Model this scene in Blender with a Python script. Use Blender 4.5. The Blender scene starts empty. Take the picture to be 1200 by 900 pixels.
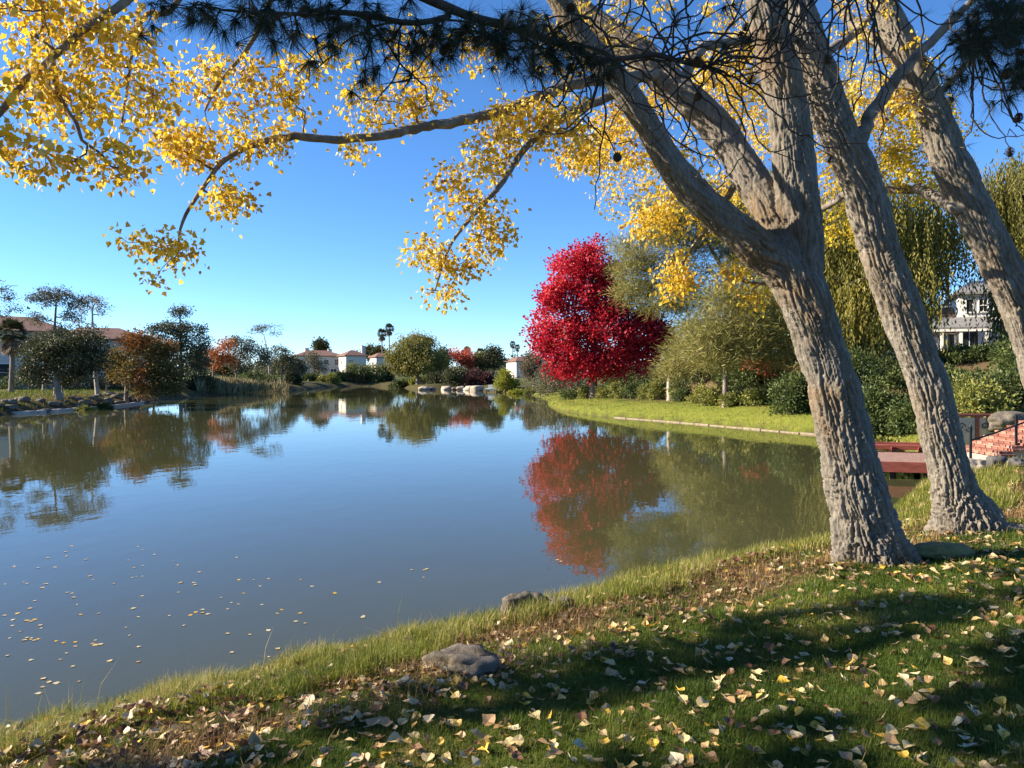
import bpy, math
import numpy as np
rng = np.random.default_rng(11)
SC = bpy.context.scene
COL = SC.collection

# ---------------------------------------------------------------- camera, sky, sun
CAM_Z, F_PX, HZ = 2.7, 900.0, 438.0
cd = bpy.data.cameras.new('camera'); cam = bpy.data.objects.new('camera', cd); COL.objects.link(cam)
cam.location = (0, 0, CAM_Z); cam.rotation_euler = (math.pi / 2, 0, 0)
cd.sensor_width = 36; cd.lens = 27.0; cd.shift_y = -0.01; cd.clip_start = 0.05; cd.clip_end = 9000
SC.camera = cam
SUN_EL = math.radians(26.5)
SUN_H = np.array([-0.9994, 0.035])                     # horizontal direction towards the sun
SUN_ROT = math.atan2(SUN_H[0], SUN_H[1])
w = bpy.data.worlds.new('World'); SC.world = w; w.use_nodes = True
nt = w.node_tree
sky = nt.nodes.new('ShaderNodeTexSky'); sky.sky_type = 'NISHITA'; sky.sun_disc = False
sky.sun_elevation = SUN_EL; sky.sun_rotation = SUN_ROT
sky.altitude = 0; sky.air_density = 0.7; sky.dust_density = 0.0; sky.ozone_density = 6.0
hsv = nt.nodes.new('ShaderNodeHueSaturation'); hsv.inputs['Saturation'].default_value = 1.08
mu = nt.nodes.new('ShaderNodeMix'); mu.data_type = 'RGBA'; mu.blend_type = 'MULTIPLY'; mu.inputs[0].default_value = 1
mu.inputs[7].default_value = (1.02, 1.02, 1.02, 1)
nt.links.new(sky.outputs[0], mu.inputs[6]); nt.links.new(mu.outputs[2], hsv.inputs['Color'])
nt.links.new(hsv.outputs[0], nt.nodes['Background'].inputs[0])
nt.nodes['Background'].inputs[1].default_value = 0.095
sd = bpy.data.lights.new('sun', 'SUN'); sun = bpy.data.objects.new('sun', sd); COL.objects.link(sun)
sd.energy = 5.0; sd.angle = math.radians(0.53); sd.color = (1.0, 0.87, 0.68)
sv = np.array([SUN_H[0] * math.cos(SUN_EL), SUN_H[1] * math.cos(SUN_EL), math.sin(SUN_EL)])
from mathutils import Vector
sun.rotation_euler = Vector(sv).to_track_quat('Z', 'Y').to_euler()
SC.view_settings.view_transform = 'Standard'; SC.view_settings.look = 'None'
SC.view_settings.exposure = 1.4; SC.view_settings.gamma = 1.0
SC.render.engine = 'CYCLES'
SC.cycles.max_bounces = 6; SC.cycles.transparent_max_bounces = 4
SC.cycles.use_denoising = True

# ---------------------------------------------------------------- helpers
def P(px, py, D):
    """the point D metres ahead that stands in the direction of a pixel of the 1200x900 photograph"""
    return np.array([(px - 600.0) / F_PX * D, D, CAM_Z - (py - HZ) / F_PX * D])
def PX(px, D): return (px - 600.0) / F_PX * D
def pix(p):
    p = np.atleast_2d(p); y = np.maximum(p[:, 1], 1e-3)
    return 600 + F_PX * p[:, 0] / y, HZ - F_PX * (p[:, 2] - CAM_Z) / y

def _hash(i, j, k, s):
    h = (i.astype(np.int64) * 374761393 + j.astype(np.int64) * 668265263 + k.astype(np.int64) * 2147483647 + s * 974634777) & 0xffffffff
    h = ((h ^ (h >> 13)) * 1274126177) & 0xffffffff
    h = ((h ^ (h >> 16)) * 2246822519) & 0xffffffff
    return ((h ^ (h >> 15)) & 0xffffff) / float(0xffffff) * 2 - 1
def noise(p, s=0):
    p = np.asarray(p, float); i = np.floor(p); f = p - i; f = f * f * f * (f * (f * 6 - 15) + 10); i = i.astype(np.int64)
    out = 0
    for a in (0, 1):
        wx = f[:, 0] if a else 1 - f[:, 0]
        for b in (0, 1):
            wy = f[:, 1] if b else 1 - f[:, 1]
            for c in (0, 1):
                wz = f[:, 2] if c else 1 - f[:, 2]
                out = out + wx * wy * wz * _hash(i[:, 0] + a, i[:, 1] + b, i[:, 2] + c, s)
    return out
def fbm(p, s=0, o=4):
    a, t = 1.0, 0
    for q in range(o):
        t = t + a * noise(np.asarray(p) * 2 ** q, s + q); a *= .5
    return t

def mesh_np(name, V, Fs, mat=None, smooth=False, fattr=None, cattr=None):
    """V (n,3); Fs list of int arrays (m,k); fattr: {name: float per face}; cattr: {name: rgba per vertex}"""
    if isinstance(Fs, np.ndarray): Fs = [Fs]
    Fs = [np.asarray(f, np.int32) for f in Fs if len(f)]
    me = bpy.data.meshes.new(name)
    V = np.asarray(V, np.float32)
    nl = sum(f.size for f in Fs); npoly = sum(len(f) for f in Fs)
    me.vertices.add(len(V)); me.vertices.foreach_set('co', V.ravel())
    me.loops.add(nl); me.polygons.add(npoly)
    me.loops.foreach_set('vertex_index', np.concatenate([f.ravel() for f in Fs]))
    tot = np.concatenate([np.full(len(f), f.shape[1], np.int32) for f in Fs])
    st = np.concatenate([[0], np.cumsum(tot)[:-1]]).astype(np.int32)
    me.polygons.foreach_set('loop_start', st)
    me.polygons.foreach_set('loop_total', tot)
    me.polygons.foreach_set('use_smooth', np.full(npoly, bool(smooth)))
    for k, v in (fattr or {}).items():
        a = me.attributes.new(k, 'FLOAT', 'FACE'); a.data.foreach_set('value', np.asarray(v, np.float32))
    for k, v in (cattr or {}).items():
        a = me.attributes.new(k, 'FLOAT_COLOR', 'POINT'); a.data.foreach_set('color', np.asarray(v, np.float32).ravel())
    me.update(calc_edges=True); me.validate()
    if mat: me.materials.append(mat)
    return me
def link(name, me, parent=None, loc=None):
    o = bpy.data.objects.new(name, me); COL.objects.link(o)
    if parent is not None: o.parent = parent
    if loc is not None: o.location = loc
    return o
def tag(o, label=None, cat=None, group=None, kind=None):
    if label: o['label'] = label
    if cat: o['category'] = cat
    if group: o['group'] = group
    if kind: o['kind'] = kind
    return o
def thing(name, label, cat, loc=(0, 0, 0), rotz=0.0, group=None):
    o = bpy.data.objects.new(name, None); COL.objects.link(o)
    o.location = tuple(float(v) for v in loc); o.rotation_euler = (0, 0, rotz)
    o.empty_display_size = .2
    return tag(o, label, cat, group)

class MB:
    """collects boxes, tubes and other shapes into one mesh"""
    def __init__(s): s.V = []; s.F = {}; s.n = 0
    def add(s, V, F):
        V = np.asarray(V, float)
        for f in (F if isinstance(F, list) else [F]):
            f = np.asarray(f); s.F.setdefault(f.shape[1], []).append(f + s.n)
        s.V.append(V); s.n += len(V); return s
    def box(s, c, d, rot=0.0, bev=0.0):
        c = np.asarray(c, float); h = np.asarray(d, float) / 2
        b = min(bev, h.min() * .45)
        if b <= 0:
            V = np.array([[x, y, z] for x in (-1, 1) for y in (-1, 1) for z in (-1, 1)], float) * h
            F = np.array([[0, 1, 3, 2], [4, 6, 7, 5], [0, 4, 5, 1], [2, 3, 7, 6], [0, 2, 6, 4], [1, 5, 7, 3]])
        else:                      # top and bottom chamfer
            V = []
            for z, i in ((-h[2], b), (-h[2] + b, 0), (h[2] - b, 0), (h[2], b)):
                V += [[-h[0] + i, -h[1] + i, z], [h[0] - i, -h[1] + i, z], [h[0] - i, h[1] - i, z], [-h[0] + i, h[1] - i, z]]
            V = np.array(V); F = [[3, 2, 1, 0], [12, 13, 14, 15]]
            for r in range(3):
                for q in range(4): F.append([r * 4 + q, r * 4 + (q + 1) % 4, r * 4 + 4 + (q + 1) % 4, r * 4 + 4 + q])
            F = np.array(F)
        cr, sr = math.cos(rot), math.sin(rot)
        V = np.stack([V[:, 0] * cr - V[:, 1] * sr, V[:, 0] * sr + V[:, 1] * cr, V[:, 2]], 1) + c
        return s.add(V, F)
    def tube(s, pts, r, sides=8, cap=True):
        V, F = tube(pts, r, sides, cap); return s.add(V, F)
    def mesh(s, name, mat, smooth=False):
        return mesh_np(name, np.concatenate(s.V), [np.concatenate(v) for v in s.F.values()], mat, smooth)
    def build(s, name, mat, parent=None, smooth=False, loc=None):
        return link(name, s.mesh(name, mat, smooth), parent, loc)

def tube(pts, r, sides=8, cap=False):
    pts = np.asarray(pts, float); n = len(pts); r = np.broadcast_to(np.asarray(r, float), (n,))
    t = np.gradient(pts, axis=0); t /= np.linalg.norm(t, axis=1)[:, None] + 1e-12
    ref = np.array([0.31, 0.95, 0.05]) if abs(t[0] @ np.array([0.31, 0.95, 0.05])) < .8 else np.array([1., 0, 0])
    u = np.zeros((n, 3)); a = ref - (ref @ t[0]) * t[0]; u[0] = a / np.linalg.norm(a)
    for i in range(1, n):
        a = u[i - 1] - (u[i - 1] @ t[i]) * t[i]; u[i] = a / (np.linalg.norm(a) + 1e-12)
    v = np.cross(t, u); th = np.arange(sides) * 2 * math.pi / sides
    V = pts[:, None] + r[:, None, None] * (np.cos(th)[None, :, None] * u[:, None] + np.sin(th)[None, :, None] * v[:, None])
    V = V.reshape(-1, 3); k = np.arange(sides); k2 = (k + 1) % sides
    F = np.concatenate([np.stack([i * sides + k, i * sides + k2, (i + 1) * sides + k2, (i + 1) * sides + k], 1) for i in range(n - 1)])
    if not cap: return V, [F]
    V = np.concatenate([V, [pts[0]], [pts[-1]]]); a, b = n * sides, n * sides + 1; e = (n - 1) * sides
    T = np.concatenate([np.stack([np.full(sides, a), k2, k], 1), np.stack([np.full(sides, b), e + k, e + k2], 1)])
    return V, [F, T]
def spline(pts, step):
    """Catmull-Rom through points (any dimension), resampled about every step"""
    p = np.asarray(pts, float); q = np.vstack([2 * p[0] - p[1], p, 2 * p[-1] - p[-2]]); out = []
    for i in range(1, len(q) - 2):
        n = max(1, int(np.ceil(np.linalg.norm(q[i + 1][:3] - q[i][:3]) / step)))
        t = np.linspace(0, 1, n, endpoint=False)[:, None]
        out.append(.5 * (2 * q[i] + (q[i + 1] - q[i - 1]) * t + (2 * q[i - 1] - 5 * q[i] + 4 * q[i + 1] - q[i + 2]) * t ** 2
                   + (3 * q[i] - q[i - 1] - 3 * q[i + 1] + q[i + 2]) * t ** 3))
    out.append(p[-1:]); return np.concatenate(out)

# ---------------------------------------------------------------- materials
def new_mat(name):
    m = bpy.data.materials.new(name); m.use_nodes = True
    return m, m.node_tree.nodes, m.node_tree.links, m.node_tree.nodes['Principled BSDF']
def ramp(n, stops):
    r = n.new('ShaderNodeValToRGB'); e = r.color_ramp.elements
    while len(e) < len(stops): e.new(.5)
    for q, (p, c) in zip(e, stops): q.position = p; q.color = (*c, 1)
    return r
def texnoise(n, l, scale, detail=5, rough=.6, stretch=None, coord='Object'):
    tc = n.new('ShaderNodeTexCoord'); t = n.new('ShaderNodeTexNoise')
    t.inputs['Scale'].default_value = scale; t.inputs['Detail'].default_value = detail; t.inputs['Roughness'].default_value = rough
    if stretch:
        mp = n.new('ShaderNodeMapping'); mp.inputs['Scale'].default_value = stretch
        l.new(tc.outputs[coord], mp.inputs[0]); l.new(mp.outputs[0], t.inputs[0])
    else: l.new(tc.outputs[coord], t.inputs[0])
    return t
def bump(n, l, b, h, strength, dist):
    q = n.new('ShaderNodeBump'); q.inputs['Strength'].default_value = strength; q.inputs['Distance'].default_value = dist
    l.new(h, q.inputs['Height']); l.new(q.outputs[0], b.inputs['Normal']); return q
def mat_noise(name, stops, scale=3.0, rough=.8, stretch=None, bs=.3, bd=.02, bscale=None, metal=0.0):
    m, n, l, b = new_mat(name); t = texnoise(n, l, scale, 6, .62, stretch); r = ramp(n, stops)
    l.new(t.outputs[0], r.inputs[0]); l.new(r.outputs[0], b.inputs['Base Color'])
    b.inputs['Roughness'].default_value = rough; b.inputs['Metallic'].default_value = metal
    t2 = texnoise(n, l, bscale or scale * 4, 6, .65, stretch)
    if bs: bump(n, l, b, t2.outputs[0], bs, bd)
    return m
def mat_leaf(name, stops, trans=.35, rough=.5, tcol=1.0, spec=.3):
    """leaf colour varies from leaf to leaf through the face attribute tint"""
    m, n, l, b = new_mat(name); a = n.new('ShaderNodeAttribute'); a.attribute_name = 'tint'
    r = ramp(n, stops); l.new(a.outputs['Fac'], r.inputs[0]); l.new(r.outputs[0], b.inputs['Base Color'])
    b.inputs['Roughness'].default_value = rough; b.inputs['Specular IOR Level'].default_value = spec
    if trans > 0:
        tr = n.new('ShaderNodeBsdfTranslucent'); mx = n.new('ShaderNodeMixShader'); mx.inputs[0].default_value = trans
        l.new(r.outputs[0], tr.inputs[0]); l.new(b.outputs[0], mx.inputs[1]); l.new(tr.outputs[0], mx.inputs[2])
        l.new(mx.outputs[0], n['Material Output'].inputs[0])
    return m
M = {}
M['poplar_leaf'] = mat_leaf('poplar_leaf', [(0, (.32, .18, .06)), (.15, (.52, .33, .07)), (.45, (.74, .50, .035)), (.75, (.84, .64, .07)), (1, (.80, .70, .32))], .5, .42)
M['poplar_leaf_green'] = mat_leaf('poplar_leaf_green', [(0, (.22, .17, .03)), (.3, (.42, .34, .03)), (.6, (.66, .48, .03)), (1, (.80, .58, .04))], .45, .42)
M['red_leaf'] = mat_leaf('red_leaf', [(0, (.12, .015, .022)), (.25, (.36, .016, .034)), (.6, (.62, .026, .055)), (.88, (.74, .07, .08)), (.96, (.50, .16, .05)), (1, (.30, .2, .05))], .4, .45)
M['pine_needle'] = mat_leaf('pine_needle', [(0, (.115, .115, .032)), (.5, (.26, .24, .07)), (.85, (.37, .33, .105)), (1, (.40, .29, .14))], .35, .55)
M['pine_dark'] = mat_leaf('pine_dark', [(0, (.02, .028, .012)), (.7, (.035, .05, .02)), (1, (.07, .06, .025))], .15, .5)
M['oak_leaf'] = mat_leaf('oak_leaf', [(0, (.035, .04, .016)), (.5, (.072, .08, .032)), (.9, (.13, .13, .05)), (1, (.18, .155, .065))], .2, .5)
M['grey_leaf'] = mat_leaf('grey_leaf', [(0, (.065, .065, .036)), (.5, (.13, .125, .068)), (1, (.22, .195, .115))], .2, .6)
M['autumn_leaf'] = mat_leaf('autumn_leaf', [(0, (.07, .05, .02)), (.35, (.13, .12, .035)), (.6, (.20, .17, .045)), (.8, (.30, .15, .03)), (1, (.42, .15, .03))], .3, .55)
M['orange_leaf'] = mat_leaf('orange_leaf', [(0, (.28, .09, .03)), (.5, (.48, .16, .04)), (1, (.60, .26, .08))], .35, .55)
M['coral_leaf'] = mat_leaf('coral_leaf', [(0, (.35, .06, .035)), (.5, (.55, .11, .06)), (1, (.62, .2, .1))], .35, .55)
M['willow_leaf'] = mat_leaf('willow_leaf', [(0, (.11, .11, .025)), (.5, (.24, .22, .045)), (.85, (.38, .32, .06)), (1, (.48, .39, .09))], .42, .5)
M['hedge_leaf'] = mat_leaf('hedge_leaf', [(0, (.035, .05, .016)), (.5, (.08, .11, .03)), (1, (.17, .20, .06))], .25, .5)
M['lime_leaf'] = mat_leaf('lime_leaf', [(0, (.13, .15, .02)), (.5, (.27, .28, .03)), (1, (.40, .36, .05))], .35, .5)
M['shrub_leaf'] = mat_leaf('shrub_leaf', [(0, (.10, .12, .03)), (.5, (.23, .24, .055)), (1, (.38, .35, .09))], .25, .5)
M['plum_leaf'] = mat_leaf('plum_leaf', [(0, (.05, .02, .022)), (1, (.13, .05, .045))], .25, .5)
M['brown_leaf'] = mat_leaf('brown_leaf', [(0, (.10, .075, .045)), (.6, (.19, .15, .085)), (1, (.28, .21, .12))], .25, .6)
M['palm_leaf'] = mat_leaf('palm_leaf', [(0, (.045, .05, .025)), (.7, (.10, .11, .05)), (1, (.17, .16, .08))], .15, .5)
M['dead_frond'] = mat_leaf('dead_frond', [(0, (.14, .09, .05)), (1, (.26, .18, .11))], .1, .8)
M['reed'] = mat_leaf('reed', [(0, (.12, .12, .05)), (.6, (.30, .25, .12)), (1, (.42, .34, .19))], .25, .7)
M['grass'] = mat_leaf('grass', [(0, (.055, .08, .012)), (.4, (.145, .175, .022)), (.72, (.25, .26, .04)), (.9, (.38, .34, .10)), (1, (.48, .38, .18))], .35, .5, spec=.2)
M['lawn_blade'] = mat_leaf('lawn_blade', [(0, (.035, .065, .010)), (.5, (.09, .135, .018)), (.88, (.19, .215, .03)), (1, (.34, .29, .11))], .35, .5, spec=.2)
M['straw'] = mat_leaf('straw', [(0, (.13, .08, .035)), (.5, (.30, .19, .08)), (1, (.45, .33, .16))], .25, .7, spec=.15)
M['bank_grass'] = mat_leaf('bank_grass', [(0, (.09, .13, .02)), (.5, (.185, .205, .028)), (.85, (.31, .29, .055)), (1, (.38, .29, .11))], .3, .6, spec=.15)
M['litter'] = mat_leaf('litter', [(0, (.08, .04, .02)), (.25, (.17, .085, .035)), (.5, (.36, .23, .10)), (.72, (.52, .40, .22)), (.86, (.62, .37, .045)), (1, (.60, .52, .34))], .2, .45, spec=.35)
for k, c in dict(cream=(.55, .42, .20), tan=(.40, .25, .11), yellow=(.64, .40, .045), brown=(.19, .09, .04), white=(.58, .49, .30)).items():
    m_, n_, l_, b_ = new_mat('fallen_' + k); t_ = texnoise(n_, l_, 28, 4, .6)
    r_ = ramp(n_, [(.3, tuple(x * .72 for x in c)), (.55, c), (.75, tuple(min(1, x * 1.12) for x in c))])
    l_.new(t_.outputs[0], r_.inputs[0]); l_.new(r_.outputs[0], b_.inputs['Base Color']); b_.inputs['Roughness'].default_value = .45
    bump(n_, l_, b_, t_.outputs[0], .4, .004); M['fallen_' + k] = m_
M['bark_far'] = mat_noise('bark_far', [(.3, (.13, .10, .075)), (.7, (.30, .25, .20))], 6, .9, (1, 1, .25), .6, .03)
M['bark_pale'] = mat_noise('bark_pale', [(.3, (.28, .24, .19)), (.7, (.52, .46, .38))], 6, .9, (1, 1, .25), .6, .03)
M['bark_dark'] = mat_noise('bark_dark', [(.3, (.03, .024, .018)), (.7, (.075, .055, .042))], 22, .9, (1, 1, .4), .7, .01)
M['twig'] = mat_noise('twig', [(.3, (.075, .052, .034)), (.7, (.19, .14, .095))], 20, .85, None, .4, .005)

def bark_near(name, tone=1.0, warm=(1.0, .80, .60)):
    m, n, l, b = new_mat(name)
    t = texnoise(n, l, 5, 6, .65, (1, 1, .35)); t2 = texnoise(n, l, 34, 7, .7, (1, 1, .22)); t3 = texnoise(n, l, 1.3, 3, .5)
    r = ramp(n, [(.30, tuple(tone * x for x in (.12, .10, .08))), (.5, tuple(tone * x for x in (.28, .25, .21))), (.70, tuple(tone * x for x in (.45, .415, .36)))])
    mx = n.new('ShaderNodeMix'); mx.inputs[0].default_value = .6; l.new(t.outputs[0], mx.inputs[2]); l.new(t2.outputs[0], mx.inputs[3])
    l.new(mx.outputs[0], r.inputs[0])
    r3 = ramp(n, [(.52, (1, 1, 1)), (.66, warm)]); l.new(t3.outputs[0], r3.inputs[0])
    mu = n.new('ShaderNodeMix'); mu.data_type = 'RGBA'; mu.blend_type = 'MULTIPLY'; mu.inputs[0].default_value = .85
    l.new(r.outputs[0], mu.inputs[6]); l.new(r3.outputs[0], mu.inputs[7])
    l.new(mu.outputs[2], b.inputs['Base Color']); b.inputs['Roughness'].default_value = .9; b.inputs['Specular IOR Level'].default_value = .15
    bump(n, l, b, t2.outputs[0], .95, .018)
    return m
M['bark'] = bark_near('poplar_bark', .74, (1.0, .92, .82)); M['bark_brown'] = bark_near('poplar_bark_brown', .70, (.95, .76, .56))
M['bark_branch'] = mat_noise('bark_branch', [(.3, (.09, .075, .06)), (.55, (.20, .175, .145)), (.75, (.34, .31, .265))], 9, .9, None, .8, .006, 60)
M['rock'] = mat_noise('rock', [(.3, (.05, .042, .030)), (.5, (.12, .10, .075)), (.72, (.23, .20, .155))], 5, .85, None, .8, .03)
M['rock_pale'] = mat_noise('rock_pale', [(.3, (.28, .23, .17)), (.7, (.52, .44, .34))], 3, .85, None, .7, .03)
M['sandstone'] = mat_noise('sandstone', [(.3, (.17, .13, .08)), (.7, (.36, .29, .20))], 5, .9, None, .7, .03)
M['rock_dark'] = mat_noise('rock_dark', [(.3, (.05, .048, .045)), (.7, (.14, .13, .12))], 3, .85, None, .8, .04)
M['moss'] = mat_noise('moss', [(.3, (.11, .115, .04)), (.6, (.20, .19, .075)), (.8, (.33, .28, .15))], 9, .95, None, .9, .02)
M['stucco'] = mat_noise('stucco', [(.3, (.52, .48, .42)), (.7, (.60, .56, .50))], 2, .9, None, .25, .02, 30)
M['stucco_grey'] = mat_noise('stucco_grey', [(.3, (.52, .51, .50)), (.7, (.62, .60, .58))], 2, .9, None, .25, .02, 30)
M['white_wood'] = mat_noise('white_wood', [(.3, (.72, .72, .70)), (.7, (.82, .81, .78))], 4, .6, None, .2, .01, 20)
M['roof_tile'] = mat_noise('roof_tile', [(.3, (.13, .07, .05)), (.55, (.22, .115, .082)), (.8, (.28, .17, .125))], 3, .85, (1, 1, 2), .8, .06, 8)
M['roof_grey'] = mat_noise('roof_grey', [(.3, (.15, .15, .155)), (.7, (.26, .255, .25))], 4, .9, None, .6, .03, 18)
M['brick'] = mat_noise('brick', [(.3, (.15, .05, .032)), (.5, (.26, .095, .06)), (.75, (.38, .18, .12))], 7, .85, None, .6, .01, 40)
M['brick_dark'] = mat_noise('brick_dark', [(.3, (.13, .045, .035)), (.7, (.24, .09, .06))], 9, .9, None, .6, .01, 40)
M['brick_pale'] = mat_noise('brick_pale', [(.3, (.28, .13, .09)), (.7, (.44, .24, .17))], 9, .9, None, .6, .01, 40)
M['mortar'] = mat_noise('mortar', [(.3, (.30, .24, .20)), (.7, (.42, .36, .30))], 8, .95, None, .5, .01)
M['red_wood'] = mat_noise('red_wood', [(.3, (.15, .035, .025)), (.55, (.26, .065, .045)), (.8, (.34, .12, .085))], 3, .6, (1, 6, 6), .35, .006, 14)
M['deck_wood'] = mat_noise('deck_wood', [(.3, (.20, .11, .085)), (.55, (.32, .20, .155)), (.8, (.42, .29, .23))], 3, .75, (6, 1, 6), .4, .006, 14)
M['black_metal'] = mat_noise('black_metal', [(.3, (.015, .015, .016)), (.7, (.03, .03, .03))], 8, .45, None, .2, .003, metal=.4)
M['grey_metal'] = mat_noise('grey_metal', [(.3, (.26, .27, .27)), (.7, (.36, .36, .35))], 8, .5, None, .1, .003)
M['concrete'] = mat_noise('concrete', [(.3, (.36, .32, .26)), (.7, (.54, .48, .40))], 4, .9, None, .5, .015, 25)
m_, n_, l_, b_ = new_mat('window_glass'); b_.inputs['Base Color'].default_value = (.03, .04, .045, 1); b_.inputs['Roughness'].default_value = .06; M['glass'] = m_
M['cone'] = mat_noise('cone', [(.3, (.045, .028, .018)), (.7, (.11, .07, .04))], 30, .85)
M['bird'] = mat_noise('bird', [(.3, (.012, .012, .014)), (.7, (.025, .025, .03))], 8, .5)

# ---------------------------------------------------------------- pond outline and terrain
SHORE = np.array([(-40, 20), (-30, 4), (-20, -4.5), (-12, -1.0), (-8, 2.1), (-3.6, 5.4), (-1.55, 7.0), (-.44, 7.9), (.99, 8.9), (2.4, 10.1), (4.2, 11.3),
    (5.9, 12.9), (7.6, 15.3), (9.2, 17.6), (11.2, 19.7), (12.4, 22.8), (13.2, 26), (14.4, 29.5), (14.5, 32.0), (13.0, 34.6), (10.6, 39.5), (8.2, 44),
    (5.6, 48.5), (3.6, 56), (3.1, 66), (3.6, 82), (2.4, 98), (.2, 108), (-2.4, 113), (-3.5, 121), (-8, 131), (-15, 129), (-19.5, 142), (-25.5, 160), (-33, 165), (-36, 150),
    (-34, 126), (-36.5, 112), (-37, 96), (-36.4, 84), (-34.4, 72), (-32.4, 62), (-33.2, 50), (-37, 38)], float)
_sh = spline(np.vstack([SHORE, SHORE[:1]]), 1.0)
SA, SB = _sh[:-1], _sh[1:]
def shore_d(x, y):
    """signed distance to the waterline, positive on land"""
    x = np.atleast_1d(np.asarray(x, float)).ravel(); y = np.atleast_1d(np.asarray(y, float)).ravel(); out = np.empty(len(x))
    ab = SB - SA; L2 = (ab ** 2).sum(1) + 1e-12
    for s in range(0, len(x), 20000):
        px = x[s:s + 20000, None]; py = y[s:s + 20000, None]
        t = np.clip(((px - SA[:, 0]) * ab[:, 0] + (py - SA[:, 1]) * ab[:, 1]) / L2, 0, 1)
        d2 = (SA[:, 0] + t * ab[:, 0] - px) ** 2 + (SA[:, 1] + t * ab[:, 1] - py) ** 2
        c = (SA[:, 1] > py) != (SB[:, 1] > py)
        xi = SA[:, 0] + (py - SA[:, 1]) * ab[:, 0] / np.where(ab[:, 1] == 0, 1e-9, ab[:, 1])
        ins = (c & (px < xi)).sum(1) % 2 == 1
        d = np.sqrt(d2.min(1)); out[s:s + 20000] = np.where(ins, -d, d)
    return out
def sstep(a, b, x): t = np.clip((x - a) / (b - a), 0, 1); return t * t * (3 - 2 * t)
PD = [-8, -2, -.4, 0, .22, .8, 1.7, 2.7, 5, 14, 60]; PZ = [-1.6, -.8, -.25, -.03, .17, .42, .70, .88, 1.06, 1.2, 1.5]
def ground(x, y, d=None, fine=True):
    x = np.atleast_1d(np.asarray(x, float)).ravel(); y = np.atleast_1d(np.asarray(y, float)).ravel()
    if d is None: d = shore_d(x, y)
    r = np.hypot(x, y)
    wob = noise(np.stack([x * .6, y * .6, 0 * x], 1), 5) * .16 * np.clip(1 - r / 60, 0, 1)
    z = np.interp(d + wob, PD, PZ)
    rise = sstep(11, 17, x) * sstep(21, 27, y) * (1 - sstep(62, 85, y))
    z = z + rise * 2.3 * sstep(3.5, 11, d)
    z = z - .28 * np.exp(-(((x - 6.0) / 60) ** 2)) * sstep(40, 60, y) * (1 - sstep(120, 140, y)) * sstep(.5, 2, d) * (x > 0)
    z = z + .045 * noise(np.stack([x * 1.1, y * 1.1, 0 * x + 3], 1), 9) * (d > .1)
    if fine: z = z + .018 * noise(np.stack([x * 5, y * 5, 0 * x + 7], 1), 12) * (d > .1) * (r < 40)
    z = z + .5 * np.exp(-(((x - 13.3) / 1.9) ** 2 + ((y - 20.9) / 1.5) ** 2)) * sstep(.1, .6, d)
    return z + sstep(300, 1500, r) * 14 * (.6 + .4 * noise(np.stack([x / 260, y / 260, 0 * x], 1), 4))
def gz(x, y): return float(ground([x], [y])[0])
def G(px, D):
    x = PX(px, D); return np.array([x, D, gz(x, D)])

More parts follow.
